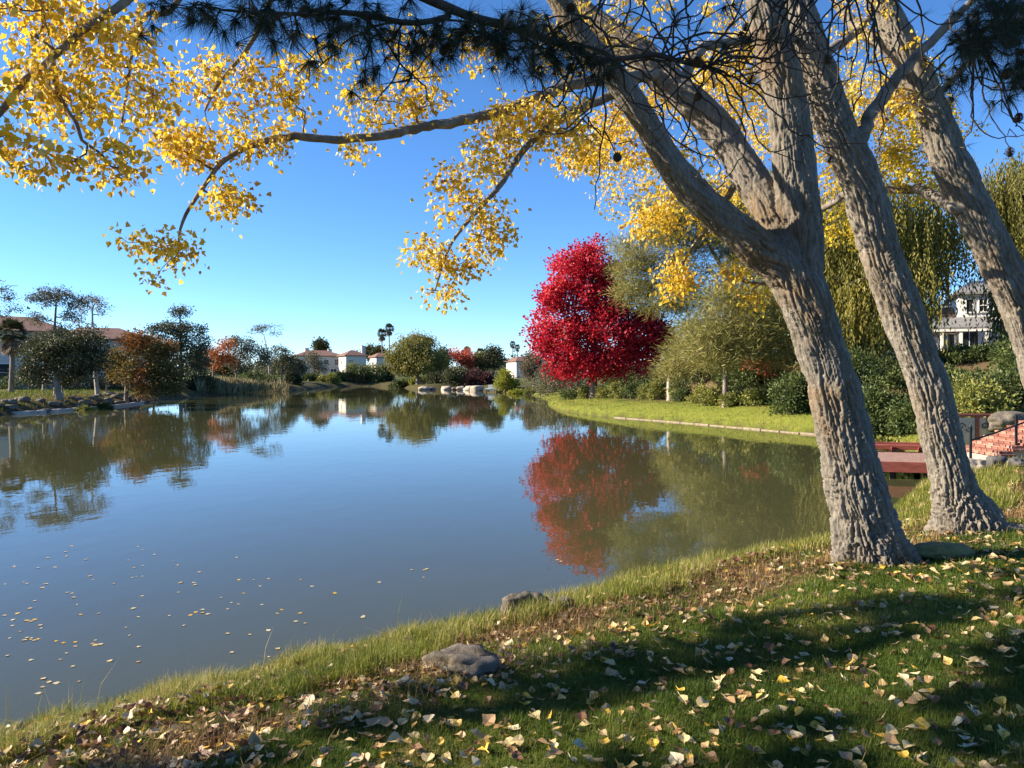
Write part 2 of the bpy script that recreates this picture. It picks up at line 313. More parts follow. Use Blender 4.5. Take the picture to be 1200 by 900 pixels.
def build_ground():
    ang = np.concatenate([np.linspace(-42, 42, 640, endpoint=False), np.linspace(42, 318, 150, endpoint=False)])
    a = np.radians(ang); na = len(a)
    r = np.concatenate([np.linspace(.4, 16, 190, endpoint=False), np.geomspace(16, 5000, 210)]); nr = len(r)
    X = (r[:, None] * np.sin(a)[None]).ravel(); Y = (r[:, None] * np.cos(a)[None]).ravel()
    d = shore_d(X, Y); Z = ground(X, Y, d)
    k = np.arange(na); k2 = (k + 1) % na
    F = np.concatenate([np.stack([i * na + k2, i * na + k, (i + 1) * na + k, (i + 1) * na + k2], 1) for i in range(nr - 1)])
    V = np.concatenate([np.stack([X, Y, Z], 1), [[0, 0, gz(0, 0)]]])
    T = np.stack([np.full(na, len(V) - 1), k, k2], 1)
    # what grows or lies on the soil: litter along the bank top, lawn inside, soil under the hedges
    d = np.append(d, 6.5); X = V[:, 0]; Y = V[:, 1]; R = np.hypot(X, Y)
    n1 = fbm(np.stack([X * .9, Y * .9, 0 * X], 1), 21, 4); n2 = fbm(np.stack([X * 4, Y * 4, 0 * X], 1), 25, 3)
    soil = np.array([.10, .07, .04]); lawn = np.array([.07, .105, .02]); grass = np.array([.15, .17, .03]); dry = np.array([.22, .15, .07]); mud = np.array([.06, .05, .03])
    C = np.tile(lawn, (len(V), 1))
    def mixin(c, wgt): wgt = np.clip(wgt, 0, 1)[:, None]; C[:] = C * (1 - wgt) + c * wgt
    near = R < 22
    mixin(soil, sstep(2.9, 2.4, d + .35 * n1) * near)
    mixin(dry, sstep(.15, .6, n2) * .7)
    mixin(grass, sstep(2.0, 1.4, d + .4 * n1) * near)
    farb = (~near) & (X > 2) & (Y < 100)
    mixin(grass * 1.25, sstep(5.0, 3.0, d + .6 * n1) * farb)
    mixin(soil * 1.2, sstep(4.4, 6, d + n1) * farb * (Y < 62))
    leftb = (X < -20) & (Y < 130)
    mixin(dry * .75, sstep(6, 3, d + n1) * leftb); mixin(soil, sstep(2.0, .5, d + .5 * n1) * leftb)
    farend = (Y > 105); mixin(np.array([.075, .07, .03]), sstep(14, 6, d) * farend)
    mixin(mud, sstep(.25, -.1, d))
    rgba = np.concatenate([C, np.ones((len(C), 1))], 1)
    m, n, l, b = new_mat('soil_and_turf')
    at = n.new('ShaderNodeAttribute'); at.attribute_name = 'cover'
    t = texnoise(n, l, 30, 6, .7); t2 = texnoise(n, l, 3, 5, .6)
    rr = ramp(n, [(.3, (.6, .6, .6)), (.7, (1.35, 1.3, 1.2))]); mx = n.new('ShaderNodeMix'); l.new(t.outputs[0], mx.inputs[2]); l.new(t2.outputs[0], mx.inputs[3]); mx.inputs[0].default_value = .5
    l.new(mx.outputs[0], rr.inputs[0])
    mu = n.new('ShaderNodeMix'); mu.data_type = 'RGBA'; mu.blend_type = 'MULTIPLY'; mu.inputs[0].default_value = 1
    l.new(at.outputs['Color'], mu.inputs[6]); l.new(rr.outputs[0], mu.inputs[7]); l.new(mu.outputs[2], b.inputs['Base Color'])
    b.inputs['Roughness'].default_value = .95; b.inputs['Specular IOR Level'].default_value = .1
    bump(n, l, b, t.outputs[0], .8, .03)
    o = link('ground', mesh_np('ground', V, [F, T], m, True, None, {'cover': rgba})); tag(o, 'grassy ground and banks around the pond', kind='structure')
build_ground()

def build_water():
    xs = np.array([-46, 20.]); ys = np.array([-8, 172.])
    V = [[xs[0], ys[0], 0], [xs[1], ys[0], 0], [xs[1], ys[1], 0], [xs[0], ys[1], 0]]
    m, n, l, b = new_mat('pond_water')
    b.inputs['Base Color'].default_value = (.060, .062, .027, 1); b.inputs['Roughness'].default_value = .015
    b.inputs['IOR'].default_value = 1.33; b.inputs['Specular IOR Level'].default_value = .5
    t = texnoise(n, l, 2.2, 3, .5, (1, .55, 1)); t2 = texnoise(n, l, .35, 3, .5, (1, .6, 1))
    ad = n.new('ShaderNodeMath'); ad.operation = 'MULTIPLY_ADD'; l.new(t2.outputs[0], ad.inputs[0]); ad.inputs[1].default_value = 2.0; l.new(t.outputs[0], ad.inputs[2])
    bump(n, l, b, ad.outputs[0], .10, .03)
    tag(link('water', mesh_np('water', V, np.array([[0, 1, 2, 3]]), m)), 'still murky pond water mirroring sky and trees', kind='structure')
build_water()

# ---------------------------------------------------------------- growing trees
class Skel:
    def __init__(s): s.p = np.zeros((60000, 3)); s.par = np.full(60000, -1); s.fix = np.full(60000, np.nan); s.ok = np.zeros(60000, bool); s.n = 0
    def line(s, pts, radii=None, parent=-1, attach=True):
        ids = []
        for i, q in enumerate(pts):
            s.p[s.n] = q; s.par[s.n] = parent; s.ok[s.n] = attach
            if radii is not None: s.fix[s.n] = radii[i]
            parent = s.n; ids.append(s.n); s.n += 1
        return ids
    def near(s, q):
        return int(np.argmin(((s.p[:s.n] - q) ** 2).sum(1)))
    def attach(s, targets, step, wob=.12, up=.35, sag=0.0, rg=rng):
        T = np.asarray(targets, float); base = s.p[:s.n][s.ok[:s.n]]
        dd = np.array([np.sqrt(((base - q) ** 2).sum(1).min()) for q in T])
        for q in T[np.argsort(dd)]:
            v = q - s.p[:s.n]; d = np.sqrt((v ** 2).sum(1)); cost = d + up * np.maximum(0, -v[:, 2]) + np.where(s.ok[:s.n], 0, 1e9)
            j = int(np.argmin(cost)); a = s.p[j]; L = d[j]; k = max(2, int(L / step))
            t = np.linspace(0, 1, k + 1)[1:, None]
            side = rg.normal(size=3) * wob * L
            pts = a + (q - a) * t + side * (np.sin(math.pi * t)) + np.array([0, 0, sag * L]) * np.sin(math.pi * t)
            pts[:-1] += rg.normal(size=(k - 1, 3)) * wob * .25 * step
            s.line(pts, None, j)
    def tubes(s, rt, exp=.42, sides=6, skip_fixed=False, rmax=1e9, minr=0):
        n = s.n; par = s.par[:n]; cnt = np.zeros(n); haskid = np.zeros(n, bool); haskid[par[par >= 0]] = True
        cnt[~haskid] = 1
        for i in range(n - 1, -1, -1):
            if par[i] >= 0: cnt[par[i]] += cnt[i]
        r = np.minimum(rt * np.maximum(cnt, 1) ** exp, rmax); r = np.where(np.isnan(s.fix[:n]), r, s.fix[:n])
        for i in range(n):
            if par[i] >= 0 and np.isnan(s.fix[i]): r[i] = min(r[i], r[par[i]] * .92)
        kids = [[] for _ in range(n)]
        for i in range(n):
            if par[i] >= 0: kids[par[i]].append(i)
        V, F, off = [], {}, 0
        starts = [i for i in range(n) if par[i] < 0]; stack = [(-1, i) for i in starts]
        while stack:
            pr, i = stack.pop(); ch = [] if pr < 0 else [pr]
            while True:
                ch.append(i); ks = kids[i]
                if not ks: break
                b = max(ks, key=lambda q: r[q] + (0 if np.isnan(s.fix[q]) else 10)); stack += [(i, q) for q in ks if q != b]; i = b
            if skip_fixed and np.isfinite(s.fix[ch]).all(): continue
            if skip_fixed:                               # begin where the free part leaves the fixed limb
                f = np.where(np.isnan(s.fix[ch]))[0][0]; ch = ch[max(0, f - 1):]
            rr = r[ch].copy()
            if pr >= 0 or skip_fixed: rr[0] = min(rr[0], rr[min(1, len(rr) - 1)] * 1.35)
            if rr.max() < minr or len(ch) < 2: continue
            v, fs = tube(s.p[ch], rr, sides if rr.max() > .04 else max(4, sides - 2))
            V.append(v); F.setdefault(4, []).append(fs[0] + off); off += len(v)
        return np.concatenate(V), [np.concatenate(F[4])]

def rand_unit(n, rg=rng):
    v = rg.normal(size=(n, 3)); return v / (np.linalg.norm(v, axis=1)[:, None] + 1e-9)
def norm(v): return v / (np.linalg.norm(v, axis=1)[:, None] + 1e-9)
def leaves(c, axis, size, asp, nrm=None, fold=.15, pointed=.42):
    """kite shaped leaves at c, lying along axis; returns vertices and two triangles a leaf"""
    n = len(c); axis = norm(axis); nr = rand_unit(n) if nrm is None else nrm
    b = norm(np.cross(axis, nr)); nn = np.cross(b, axis); s = np.broadcast_to(np.asarray(size, float), (n,))[:, None]
    V = np.stack([c, c + axis * s * pointed + b * s * asp * .5 + nn * s * fold, c + axis * s, c + axis * s * pointed - b * s * asp * .5 + nn * s * fold], 1).reshape(-1, 3)
    i = np.arange(n)[:, None] * 4
    F = np.concatenate([i + [0, 1, 2], i + [0, 2, 3]], 1).reshape(-1, 3)
    return V, F
def cluster(cen, rad, per, rg=rng, flat=.8):
    cen = np.asarray(cen); n = len(cen); per = np.broadcast_to(per, (n,)).astype(int)
    idx = np.repeat(np.arange(n), per); o = rg.normal(size=(len(idx), 3)) * .5
    o *= (np.broadcast_to(rad, (n,))[idx])[:, None]; o[:, 2] *= flat
    return cen[idx] + o, idx, o
def in_lobes(lobes, rg=rng, shell=.45):
    """clump centres in ellipsoids given as (px, py, D, rx_px, ry_px, rz_m, n)"""
    out = []
    for px, py, D, rx, ry, rz, n in lobes:
        u = rand_unit(n, rg) * (rg.uniform(shell ** 3, 1, n) ** (1 / 3))[:, None]
        c = P(px, py, D); k = D / F_PX
        out.append(c + np.stack([u[:, 0] * rx * k, u[:, 1] * rz, u[:, 2] * ry * k], 1))
    return np.concatenate(out)

def tree(name, label, cat, base, trunk, r0, lobes, leaf, size, per=40, crad=.6, bark='bark_far', kind='leaf', rt=.02, up=.35, step=.5,
         group=None, asp=.7, tintsh=.0, seed=1, sub='crown', hang=(1.0, 2.5), droop=0.0, sides=7, bare=None, tgrad=None):
    """base (px, D); trunk: pixels above it (px, py, D); lobes: where the foliage is"""
    rg = np.random.default_rng(seed); b = G(*base); org = b.copy()
    root = thing(name, label, cat, org, 0, group)
    tp = np.vstack([b - [0, 0, .25]] + [P(*q) for q in trunk]); tp = spline(tp, step)
    s = Skel(); t = np.linspace(0, 1, len(tp)); rad = r0 * (1 - .72 * t) ** .9 + r0 * .55 * np.exp(-t * len(tp) * step / .35)
    s.line(tp, rad)
    s.ok[:max(1, int(len(tp) * .28))] = False
    cen = in_lobes(lobes, rg)
    targets = cen
    s.attach(cen, step, .10, up, .06, rg)
    if bare is not None: s.attach(in_lobes(bare, rg, .8), step, .12, up, .0, rg)
    V, F = s.tubes(rt, sides=sides)
    link('trunk', mesh_np('trunk', V - org, F, M[bark], True), root)
    ctint = rg.uniform(0, 1, len(cen)) * .55 + tintsh
    if tgrad is not None: ctint = ctint + tgrad(cen)
    if kind == 'leaf':
        p, idx, o = cluster(cen, crad, per, rg)
        ax = norm(o + rg.normal(size=o.shape) * .35 * crad + np.array([0, 0, -droop])); sz = size * rg.uniform(.6, 1.25, len(p))
        LV, LF = leaves(p, ax, sz, asp, rand_unit(len(p), rg))
        k = 2
    elif kind == 'needle':
        p, idx, o = cluster(cen, crad, per, rg, .55)
        ax = norm(o * .9 + rg.normal(size=o.shape) * .45 * crad + np.array([0, 0, .28 * crad])); sz = size * rg.uniform(.6, 1.3, len(p))
        LV, LF = leaves(p, ax, sz, asp, rand_unit(len(p), rg), 0, .5); k = 2
    else:                                                  # weeping strands
        n = len(cen); ns = per; st = np.repeat(cen, ns, 0) + rg.normal(size=(n * ns, 3)) * crad * .5; L = rg.uniform(*hang, n * ns)
        m = np.maximum(4, (L / (size * .8)).astype(int)); sid = np.repeat(np.arange(n * ns), m)
        f = np.concatenate([np.linspace(0, 1, q) for q in m])
        sway = rg.normal(size=(n * ns, 2)) * .10
        p = st[sid].copy(); p[:, 2] -= f * L[sid]; p[:, :2] += sway[sid] * (f * L[sid])[:, None] * .6 + rg.normal(size=(len(sid), 2)) * .05
        low = ground(p[:, 0], p[:, 1], fine=False) if n * ns < 4 else 0
        ax = norm(np.stack([rg.normal(size=len(p)) * .35, rg.normal(size=len(p)) * .35, -np.ones(len(p))], 1)); sz = size * rg.uniform(.7, 1.3, len(p))
        keep = p[:, 2] > org[2] + .05; p, ax, sz, sid = p[keep], ax[keep], sz[keep], sid[keep]
        LV, LF = leaves(p, ax, sz, asp, rand_unit(len(p), rg), .1); k = 2; idx = sid // ns
    tint = np.clip(ctint[idx] + rg.uniform(0, .45, len(idx)), 0, 1)
    o = link(sub, mesh_np(sub, LV - org, LF, M[leaf], False, {'tint': np.repeat(tint, k)}), root)
    return root

# ---------------------------------------------------------------- near poplars
def limb_world(pts):
    """(px, py, D, width in px) -> xyz and radius"""
    return np.array([list(P(a, b, c)) + [w_ / 2 * c / F_PX] for a, b, c, w_ in pts], float)

def solid_trunk(limbs, voxel, org, deep=1.0, flare=0.0, seed=0, mat='bark'):
    """limbs fused into one skin, then furrowed bark pressed into it"""
    mb = MB(); segs = []
    for L in limbs:
        q = spline(L, .06); mb.tube(q[:, :3], q[:, 3], 28); segs.append(q)
    me = mb.mesh('trunk', M['bark']); ob = link('trunk', me)
    md = ob.modifiers.new('fuse', 'REMESH'); md.mode = 'VOXEL'; md.voxel_size = voxel
    dg = bpy.context.evaluated_depsgraph_get(); dg.update()
    ev = ob.evaluated_get(dg).to_mesh()
    n = len(ev.vertices); V = np.empty(n * 3, np.float32); ev.vertices.foreach_get('co', V); V = V.reshape(-1, 3).astype(float)
    nl = len(ev.loops); lv = np.empty(nl, np.int32); ev.loops.foreach_get('vertex_index', lv); F = lv.reshape(-1, 4) if nl == 4 * len(ev.polygons) else None
    ne = len(ev.edges); E = np.empty(ne * 2, np.int32); ev.edges.foreach_get('vertices', E); E = E.reshape(-1, 2)
    ob.evaluated_get(dg).to_mesh_clear(); bpy.data.objects.remove(ob); bpy.data.meshes.remove(me)
    deg = np.bincount(E.ravel(), minlength=n)[:, None]
    def smooth(V, k):
        for _ in range(k):
            S = np.zeros_like(V)
            for c in range(3): S[:, c] = np.bincount(E[:, 0], V[E[:, 1], c], n) + np.bincount(E[:, 1], V[E[:, 0], c], n)
            V = V * .4 + .6 * S / deg
        return V
    V = smooth(V, 9)
    # skeleton coordinates of every point: along the limb, round the limb
    Q = np.concatenate([s[:, :3] for s in segs]); R = np.concatenate([s[:, 3] for s in segs]); T = np.concatenate([np.gradient(s[:, :3], axis=0) for s in segs]); T = norm(T)
    A = []; a0 = 0
    for i, s in enumerate(segs):
        A.append(a0 + np.concatenate([[0], np.cumsum(np.linalg.norm(np.diff(s[:, :3], axis=0), axis=1))])); a0 = 7.3 * (i + 1)
    A = np.concatenate(A); dmin = np.full(n, 1e9); arg = np.zeros(n, int)
    for s0 in range(0, n, 20000):
        dd = ((V[s0:s0 + 20000, None] - Q[None]) ** 2).sum(2) / (R[None] ** 2); arg[s0:s0 + 20000] = dd.argmin(1)
    v = V - Q[arg]; al = (v * T[arg]).sum(1); rad = v - al[:, None] * T[arg]; rn = norm(rad)
    r_ = R[arg]; sax = A[arg] + al
    K = np.maximum(r_, .12)[:, None]
    q = np.stack([rn[:, 0] * K[:, 0], rn[:, 1] * K[:, 0], rn[:, 2] * K[:, 0] * .35 + sax * .135], 1)
    warp = np.stack([noise(np.stack([V[:, 0] * 5, V[:, 1] * 5, V[:, 2] * 3.2], 1), seed + i) for i in range(2)], 1)
    q[:, :2] += warp * .022
    g = q * np.array([21, 21, 17]); f1 = 1 - np.abs(noise(g, seed + 31)) * 2.1; f2 = 1 - np.abs(noise(g * 2.1 + 4.7, seed + 33)) * 2.0
    f3 = 1 - np.abs(noise(np.stack([V[:, 0] * 11, V[:, 1] * 11, V[:, 2] * 34 + warp[:, 0] * 2], 1), seed + 37)) * 3.0
    cut = np.clip(f1 - .15, 0, 1) * .66 + np.clip(f2 - .2, 0, 1) * .62 + np.clip(f3 - .4, 0, 1) * .13
    fine = noise(np.stack([V[:, 0] * 55, V[:, 1] * 55, V[:, 2] * 22], 1), seed + 40)
    lump = noise(V * 3.1, seed + 44)
    h = V[:, 2] - org[2]
    dep = np.clip(r_ / .26, .35, 1.25) * (.65 + .5 * np.exp(-np.maximum(h, 0) / 2.2)) * deep
    # outward normal from the smoothed skin
    e1 = V[F[:, 1]] - V[F[:, 0]]; e2 = V[F[:, 3]] - V[F[:, 0]]; fn = np.cross(e1, e2); N = np.zeros((n, 3))
    for k in range(4):
        for c in range(3): N[:, c] += np.bincount(F[:, k], fn[:, c], n)
    N = norm(N)
    disp = -.066 * cut * dep + .008 * fine * dep + .018 * lump * np.clip(r_ / .2, .3, 1)
    if flare:
        th = np.arctan2(rn[:, 1], rn[:, 0]); disp += flare * (np.cos(th * 5 + seed) + .5 * np.cos(th * 3 + 1.3 * seed)) * np.exp(-np.maximum(h, 0) / .16)
    V = V + N * disp[:, None]
    return mesh_np('trunk', V - org, F, M[mat], True)

LEAF_OUT = np.array([(-.42, .035), (-.41, .010), (0, -.014), (.10, -.28), (.30, -.46), (.52, -.38), (.75, -.17), (1.0, 0), (.75, .17), (.52, .38), (.30, .46), (.10, .28), (0, .014)], float)
def leaf_mesh(name, mat, rg, curl=.12, tint=None, width=1.0):
    V = np.concatenate([[(.42, 0)], LEAF_OUT]); V[:, 1] *= width; V = V + rg.normal(size=V.shape) * .02
    z = curl * (np.abs(V[:, 1]) * 1.4 + (V[:, 0] - .4) ** 2 * rg.uniform(-.8, 2.2)) + rg.normal(size=len(V)) * .02
    V = np.stack([V[:, 0] - .4, V[:, 1], z], 1); nn_ = len(LEAF_OUT); k = np.arange(nn_)
    F = np.stack([np.zeros(nn_, int), 1 + k, 1 + (k + 1) % nn_], 1)
    return mesh_np(name, V, F, mat, False, None if tint is None else {'tint': np.full(nn_, tint)})

def poplar(name, label, base, solid, thin, lobes, leafmat, seed, n_parts=0, flare=.03, per=16, crad=.125, size=.05, mat='bark', voxel=.0105):
    rg = np.random.default_rng(seed); org = base
    root = thing(name, label, 'tree', org)
    L = [limb_world(q) for q in solid]
    link('trunk', solid_trunk(L, voxel, org, 1.0, flare, seed, mat), root)
    s = Skel()
    for q in L:
        z = spline(q, .12); s.line(z[:, :3], z[:, 3])
    s.ok[:30] = False
    for i, q in enumerate(thin):
        z = spline(limb_world(q), .07); jj = s.near(z[0, :3]); a = s.n
        z[1:-1, :3] += rg.normal(size=(len(z) - 2, 3)) * z[1:-1, 3:4] * .13
        pts = np.vstack([s.p[jj][None], z[:, :3]]); rr = np.concatenate([[z[0, 3]], z[:, 3]])
        V, F = tube(pts, rr, 12); h = noise(V * np.array([30, 30, 30]), 71 + i) * .5 + noise(V * 9, 72); kk = np.repeat(rr, 12)
        c = np.repeat(pts, 12, 0); V = c + (V - c) * (1 + .12 * h)[:, None]
        link('branch', mesh_np('branch', V - org, F, M['bark_branch'], True), root)
        s.line(z[:, :3], z[:, 3])
    cen = in_lobes(lobes, rg, 0)
    s.attach(cen, .09, .10, .05, -.03, rg)
    V, F = s.tubes(.0029, .45, 5, skip_fixed=True)
    o_ = link('twig', mesh_np('twig', V - org, F, M['twig'], True), root); o_['kind'] = 'stuff'
    p, idx, o = cluster(cen, crad, per, rg, .85)
    ax = norm(o * .6 / crad + rg.normal(size=o.shape) * .5 + np.array([0, 0, -.75])); sz = size * rg.uniform(.55, 1.2, len(p))
    nr = norm(rand_unit(len(p), rg) + np.array([-.5, -.3, .2]))
    ct = rg.uniform(0, .5, len(cen)); tint = np.clip(ct[idx] + rg.uniform(0, .55, len(p)), 0, 1)
    sel = np.zeros(len(p), bool)
    if n_parts:
        x, y = pix(p); inside = (x > 4) & (x < 1196) & (y > 4) & (y < 896)
        big = np.where(inside, sz / p[:, 1], 0); sel[np.argsort(-big)[:n_parts]] = True
        vm = [leaf_mesh('leaf', M[leafmat], rg, .22, (q + .5) / 10) for q in range(10)]
        from mathutils import Matrix
        for i in np.where(sel)[0]:
            a = ax[i]; b = np.cross(a, nr[i]); b /= np.linalg.norm(b) + 1e-9; c = np.cross(a, b)
            lo = link('leaf', vm[min(9, int(tint[i] * 10))], root)
            m = np.eye(4); m[:3, 0] = a * sz[i]; m[:3, 1] = b * sz[i] * 1.05; m[:3, 2] = c * sz[i]; m[:3, 3] = p[i] - org
            lo.matrix_basis = Matrix(m.tolist())
    k = ~sel
    LV, LF = leaves(p[k], ax[k], sz[k], .9, nr[k], .14, .29)
    f = link('foliage', mesh_np('foliage', LV - org, LF, M[leafmat], False, {'tint': np.repeat(tint[k], 2)}), root); f['kind'] = 'stuff'
    return root

b1 = G(1022, 7.4); b2 = G(1131, 8.9); b3 = np.array([PX(1262, 9.2), 9.2, gz(PX(1262, 9.2), 9.2)])
poplar('poplar_tree', 'leaning grey poplar whose trunk splits into three limbs beside the near bank', b1,
    [[(1026, 690, 7.4, 118), (1022, 655, 7.4, 96), (1013, 620, 7.4, 77), (998, 550, 7.4, 66), (976, 450, 7.4, 58), (960, 400, 7.4, 57), (942, 350, 7.4, 58), (925, 310, 7.42, 56), (915, 280, 7.44, 40)],
     [(940, 350, 7.4, 40), (912, 312, 7.4, 44), (883, 287, 7.38, 46), (840, 250, 7.3, 39), (794, 203, 7.2, 36), (733, 107, 7.0, 31), (677, 37, 6.9, 28), (645, -15, 6.8, 26), (560, -110, 6.3, 22)],
     [(930, 320, 7.45, 40), (915, 280, 7.5, 42), (899, 243, 7.6, 40), (873, 200, 7.75, 40), (840, 149, 7.9, 39), (794, 105, 8.0, 37), (733, 52, 8.2, 35), (687, 20, 8.3, 33), (620, -40, 8.5, 28)],
     [(940, 345, 7.4, 44), (942, 300, 7.4, 46), (939, 261, 7.4, 50), (930, 187, 7.35, 49), (921, 117, 7.3, 47), (903, 37, 7.2, 44), (893, -10, 7.2, 42), (880, -110, 7.1, 36)]],
    [[(770, 88, 8.0, 14), (702, 94, 7.5, 13), (662, 102, 7.3, 12.5), (606, 124, 7.1, 12), (558, 138, 6.9, 11.5), (510, 146, 6.75, 11), (450, 158, 6.6, 10), (390, 164, 6.4, 9.5), (345, 160, 6.3, 9), (303, 168, 6.2, 8), (264, 187, 6.1, 6.5), (237, 222, 6.0, 5), (214, 260, 5.95, 3.6), (208, 297, 5.9, 2.2)],
     [(725, 108, 7.1, 11), (670, 132, 7.0, 10), (638, 152, 6.95, 9), (610, 180, 6.9, 8), (590, 212, 6.85, 6.5), (566, 240, 6.8, 5.5), (538, 272, 6.8, 4), (522, 300, 6.8, 3), (510, 340, 6.8, 2)],
     [(560, -110, 6.3, 20), (400, -190, 5.7, 18), (250, -110, 5.2, 15), (148, 0, 4.9, 10), (124, 16, 4.85, 9.5), (93, 39, 4.8, 9), (58, 70, 4.75, 8), (27, 97, 4.7, 7.5), (0, 132, 4.65, 7), (-60, 210, 4.6, 6)],
     [(58, 70, 4.75, 6), (62, 90, 4.75, 5.5), (72, 118, 4.75, 5), (90, 146, 4.75, 4.5), (96, 164, 4.75, 4), (118, 180, 4.75, 3), (130, 195, 4.75, 2)],
     [(250, -110, 5.2, 9), (206, 6, 5.3, 7), (171, 17, 5.3, 6), (155, 60, 5.3, 4), (150, 100, 5.3, 3), (142, 148, 5.3, 2)],
     [(400, -190, 5.7, 9), (330, -30, 5.9, 8), (300, 40, 6.0, 6), (280, 70, 6.05, 5), (255, 100, 6.1, 4), (240, 130, 6.1, 2.5)],
     [(794, 107, 8.0, 14), (820, 60, 8.2, 12), (850, 50, 8.3, 10), (900, 45, 8.5, 9), (960, 50, 8.7, 6)],
     [(873, 200, 7.8, 9), (856, 225, 8.15, 8), (832, 262, 8.15, 6), (805, 300, 8.15, 4), (790, 330, 8.15, 2.5)],
     [(925, 310, 7.5, 8), (910, 328, 7.9, 6), (885, 332, 8.15, 4), (860, 325, 8.15, 3)]],
    [(30, 40, 4.9, 50, 44, .6, 26), (105, 25, 5.0, 60, 45, .6, 24), (35, 115, 4.8, 45, 34, .5, 26), (85, 112, 4.85, 40, 30, .4, 26), (20, 178, 4.7, 26, 26, .3, 14), (118, 185, 4.8, 56, 24, .4, 20),
     (148, 55, 5.1, 34, 50, .5, 20), (165, 125, 5.2, 30, 35, .4, 16), (75, 200, 4.8, 50, 16, .3, 9), (60, -10, 4.9, 80, 40, .6, 30), (20, -60, 4.9, 90, 60, .7, 40), (170, -70, 5.1, 70, 50, .6, 30), (110, 75, 5.3, 70, 50, .8, 20),
     (215, 165, 6.0, 36, 22, .3, 26), (285, 118, 6.1, 58, 50, .5, 36), (345, 100, 6.2, 28, 38, .4, 22), (232, 180, 6.0, 30, 15, .3, 16), (270, 235, 6.0, 30, 28, .3, 22), (200, 292, 5.9, 36, 16, .25, 16),
     (155, 285, 5.9, 20, 9, .2, 6), (176, 325, 5.9, 8, 8, .1, 3), (310, 170, 6.1, 25, 16, .2, 12), (255, 80, 6.1, 40, 20, .3, 14), (210, 100, 5.9, 16, 12, .2, 4),
     (425, 120, 6.6, 28, 24, .3, 18), (497, 108, 6.8, 26, 30, .3, 24), (480, 55, 6.8, 30, 20, .3, 10), (415, 172, 6.5, 16, 13, .15, 7), (470, 130, 6.7, 24, 18, .2, 12), (395, 65, 6.5, 25, 20, .2, 7),
     (575, 175, 6.9, 34, 34, .4, 34), (535, 225, 6.8, 30, 36, .3, 24), (610, 150, 7.0, 44, 36, .4, 44), (655, 150, 7.1, 36, 40, .4, 40), (570, 270, 6.8, 36, 36, .3, 30), (505, 300, 6.8, 30, 22, .3, 22),
     (520, 340, 6.8, 26, 12, .2, 9), (540, 310, 6.8, 26, 18, .2, 12), (690, 180, 7.5, 34, 24, .4, 30), (560, 60, 7.0, 30, 30, .3, 12),
     (720, 165, 8.3, 50, 40, .6, 84), (670, 55, 8.0, 50, 45, .5, 40), (745, 25, 8.2, 40, 40, .5, 30), (790, 215, 8.15, 36, 45, .22, 40), (860, 90, 8.8, 45, 55, .6, 84), (870, 180, 10.7, 34, 45, .5, 44),
     (765, 262, 8.15, 32, 22, .22, 30), (795, 322, 8.15, 22, 32, .22, 34), (960, 130, 10.5, 40, 60, .8, 70), (820, 120, 9.4, 60, 60, .8, 70), (735, 200, 10.7, 50, 36, .6, 30), (850, 235, 10.7, 40, 34, .6, 44), (865, 322, 8.15, 26, 16, .2, 20), (884, 345, 8.15, 14, 14, .2, 9), (830, 250, 8.15, 26, 34, .22, 24), (760, 110, 8.6, 40, 40, .5, 50), (715, 235, 10.7, 25, 20, .3, 10)],
    'poplar_leaf', 3, n_parts=300, mat='bark_brown')
poplar('poplar_tree', 'pale grey poplar with a single leaning trunk and a surface root, second from the water', b2,
    [[(1136, 640, 8.9, 100), (1131, 606, 8.9, 76), (1122, 585, 8.9, 57), (1112, 550, 8.9, 47), (1087, 450, 8.9, 46), (1069, 400, 8.9, 46), (1051, 350, 8.9, 47), (1033, 300, 8.9, 47), (1010, 215, 8.85, 47), (985, 159, 8.8, 46), (962, 93, 8.75, 42), (943, 37, 8.7, 40), (929, -5, 8.7, 38), (900, -90, 8.6, 32)],
     [(1128, 590, 8.85, 40), (1150, 612, 8.7, 30), (1175, 622, 8.6, 20), (1205, 624, 8.6, 15), (1240, 640, 8.5, 9)]],
    [[(1006, 172, 8.8, 17), (1020, 135, 8.75, 15), (1037, 110, 8.7, 14), (1065, 75, 8.6, 12), (1107, 33, 8.5, 10), (1150, -10, 8.4, 7)],
     [(985, 168, 8.85, 16), (962, 149, 9.2, 13), (925, 120, 9.6, 10), (880, 105, 10, 8), (830, 98, 10.3, 5)],
     [(998, 222, 8.9, 9), (975, 238, 9.3, 8), (950, 250, 9.7, 5), (930, 240, 10, 3)],
     [(955, 70, 8.75, 12), (1000, 40, 9.2, 10), (1040, 0, 9.6, 7)]],
    [(975, 195, 9.6, 16, 42, .5, 22), (1020, 120, 9.4, 22, 40, .5, 22), (900, 130, 10.0, 50, 50, .6, 30), (860, 40, 10.2, 60, 50, .6, 26), (1050, 60, 9.2, 34, 40, .5, 16), (1000, 20, 9.2, 40, 40, .6, 18), (1060, 130, 9.3, 30, 30, .4, 16)],
    'poplar_leaf', 5, per=26, flare=.022, size=.048)
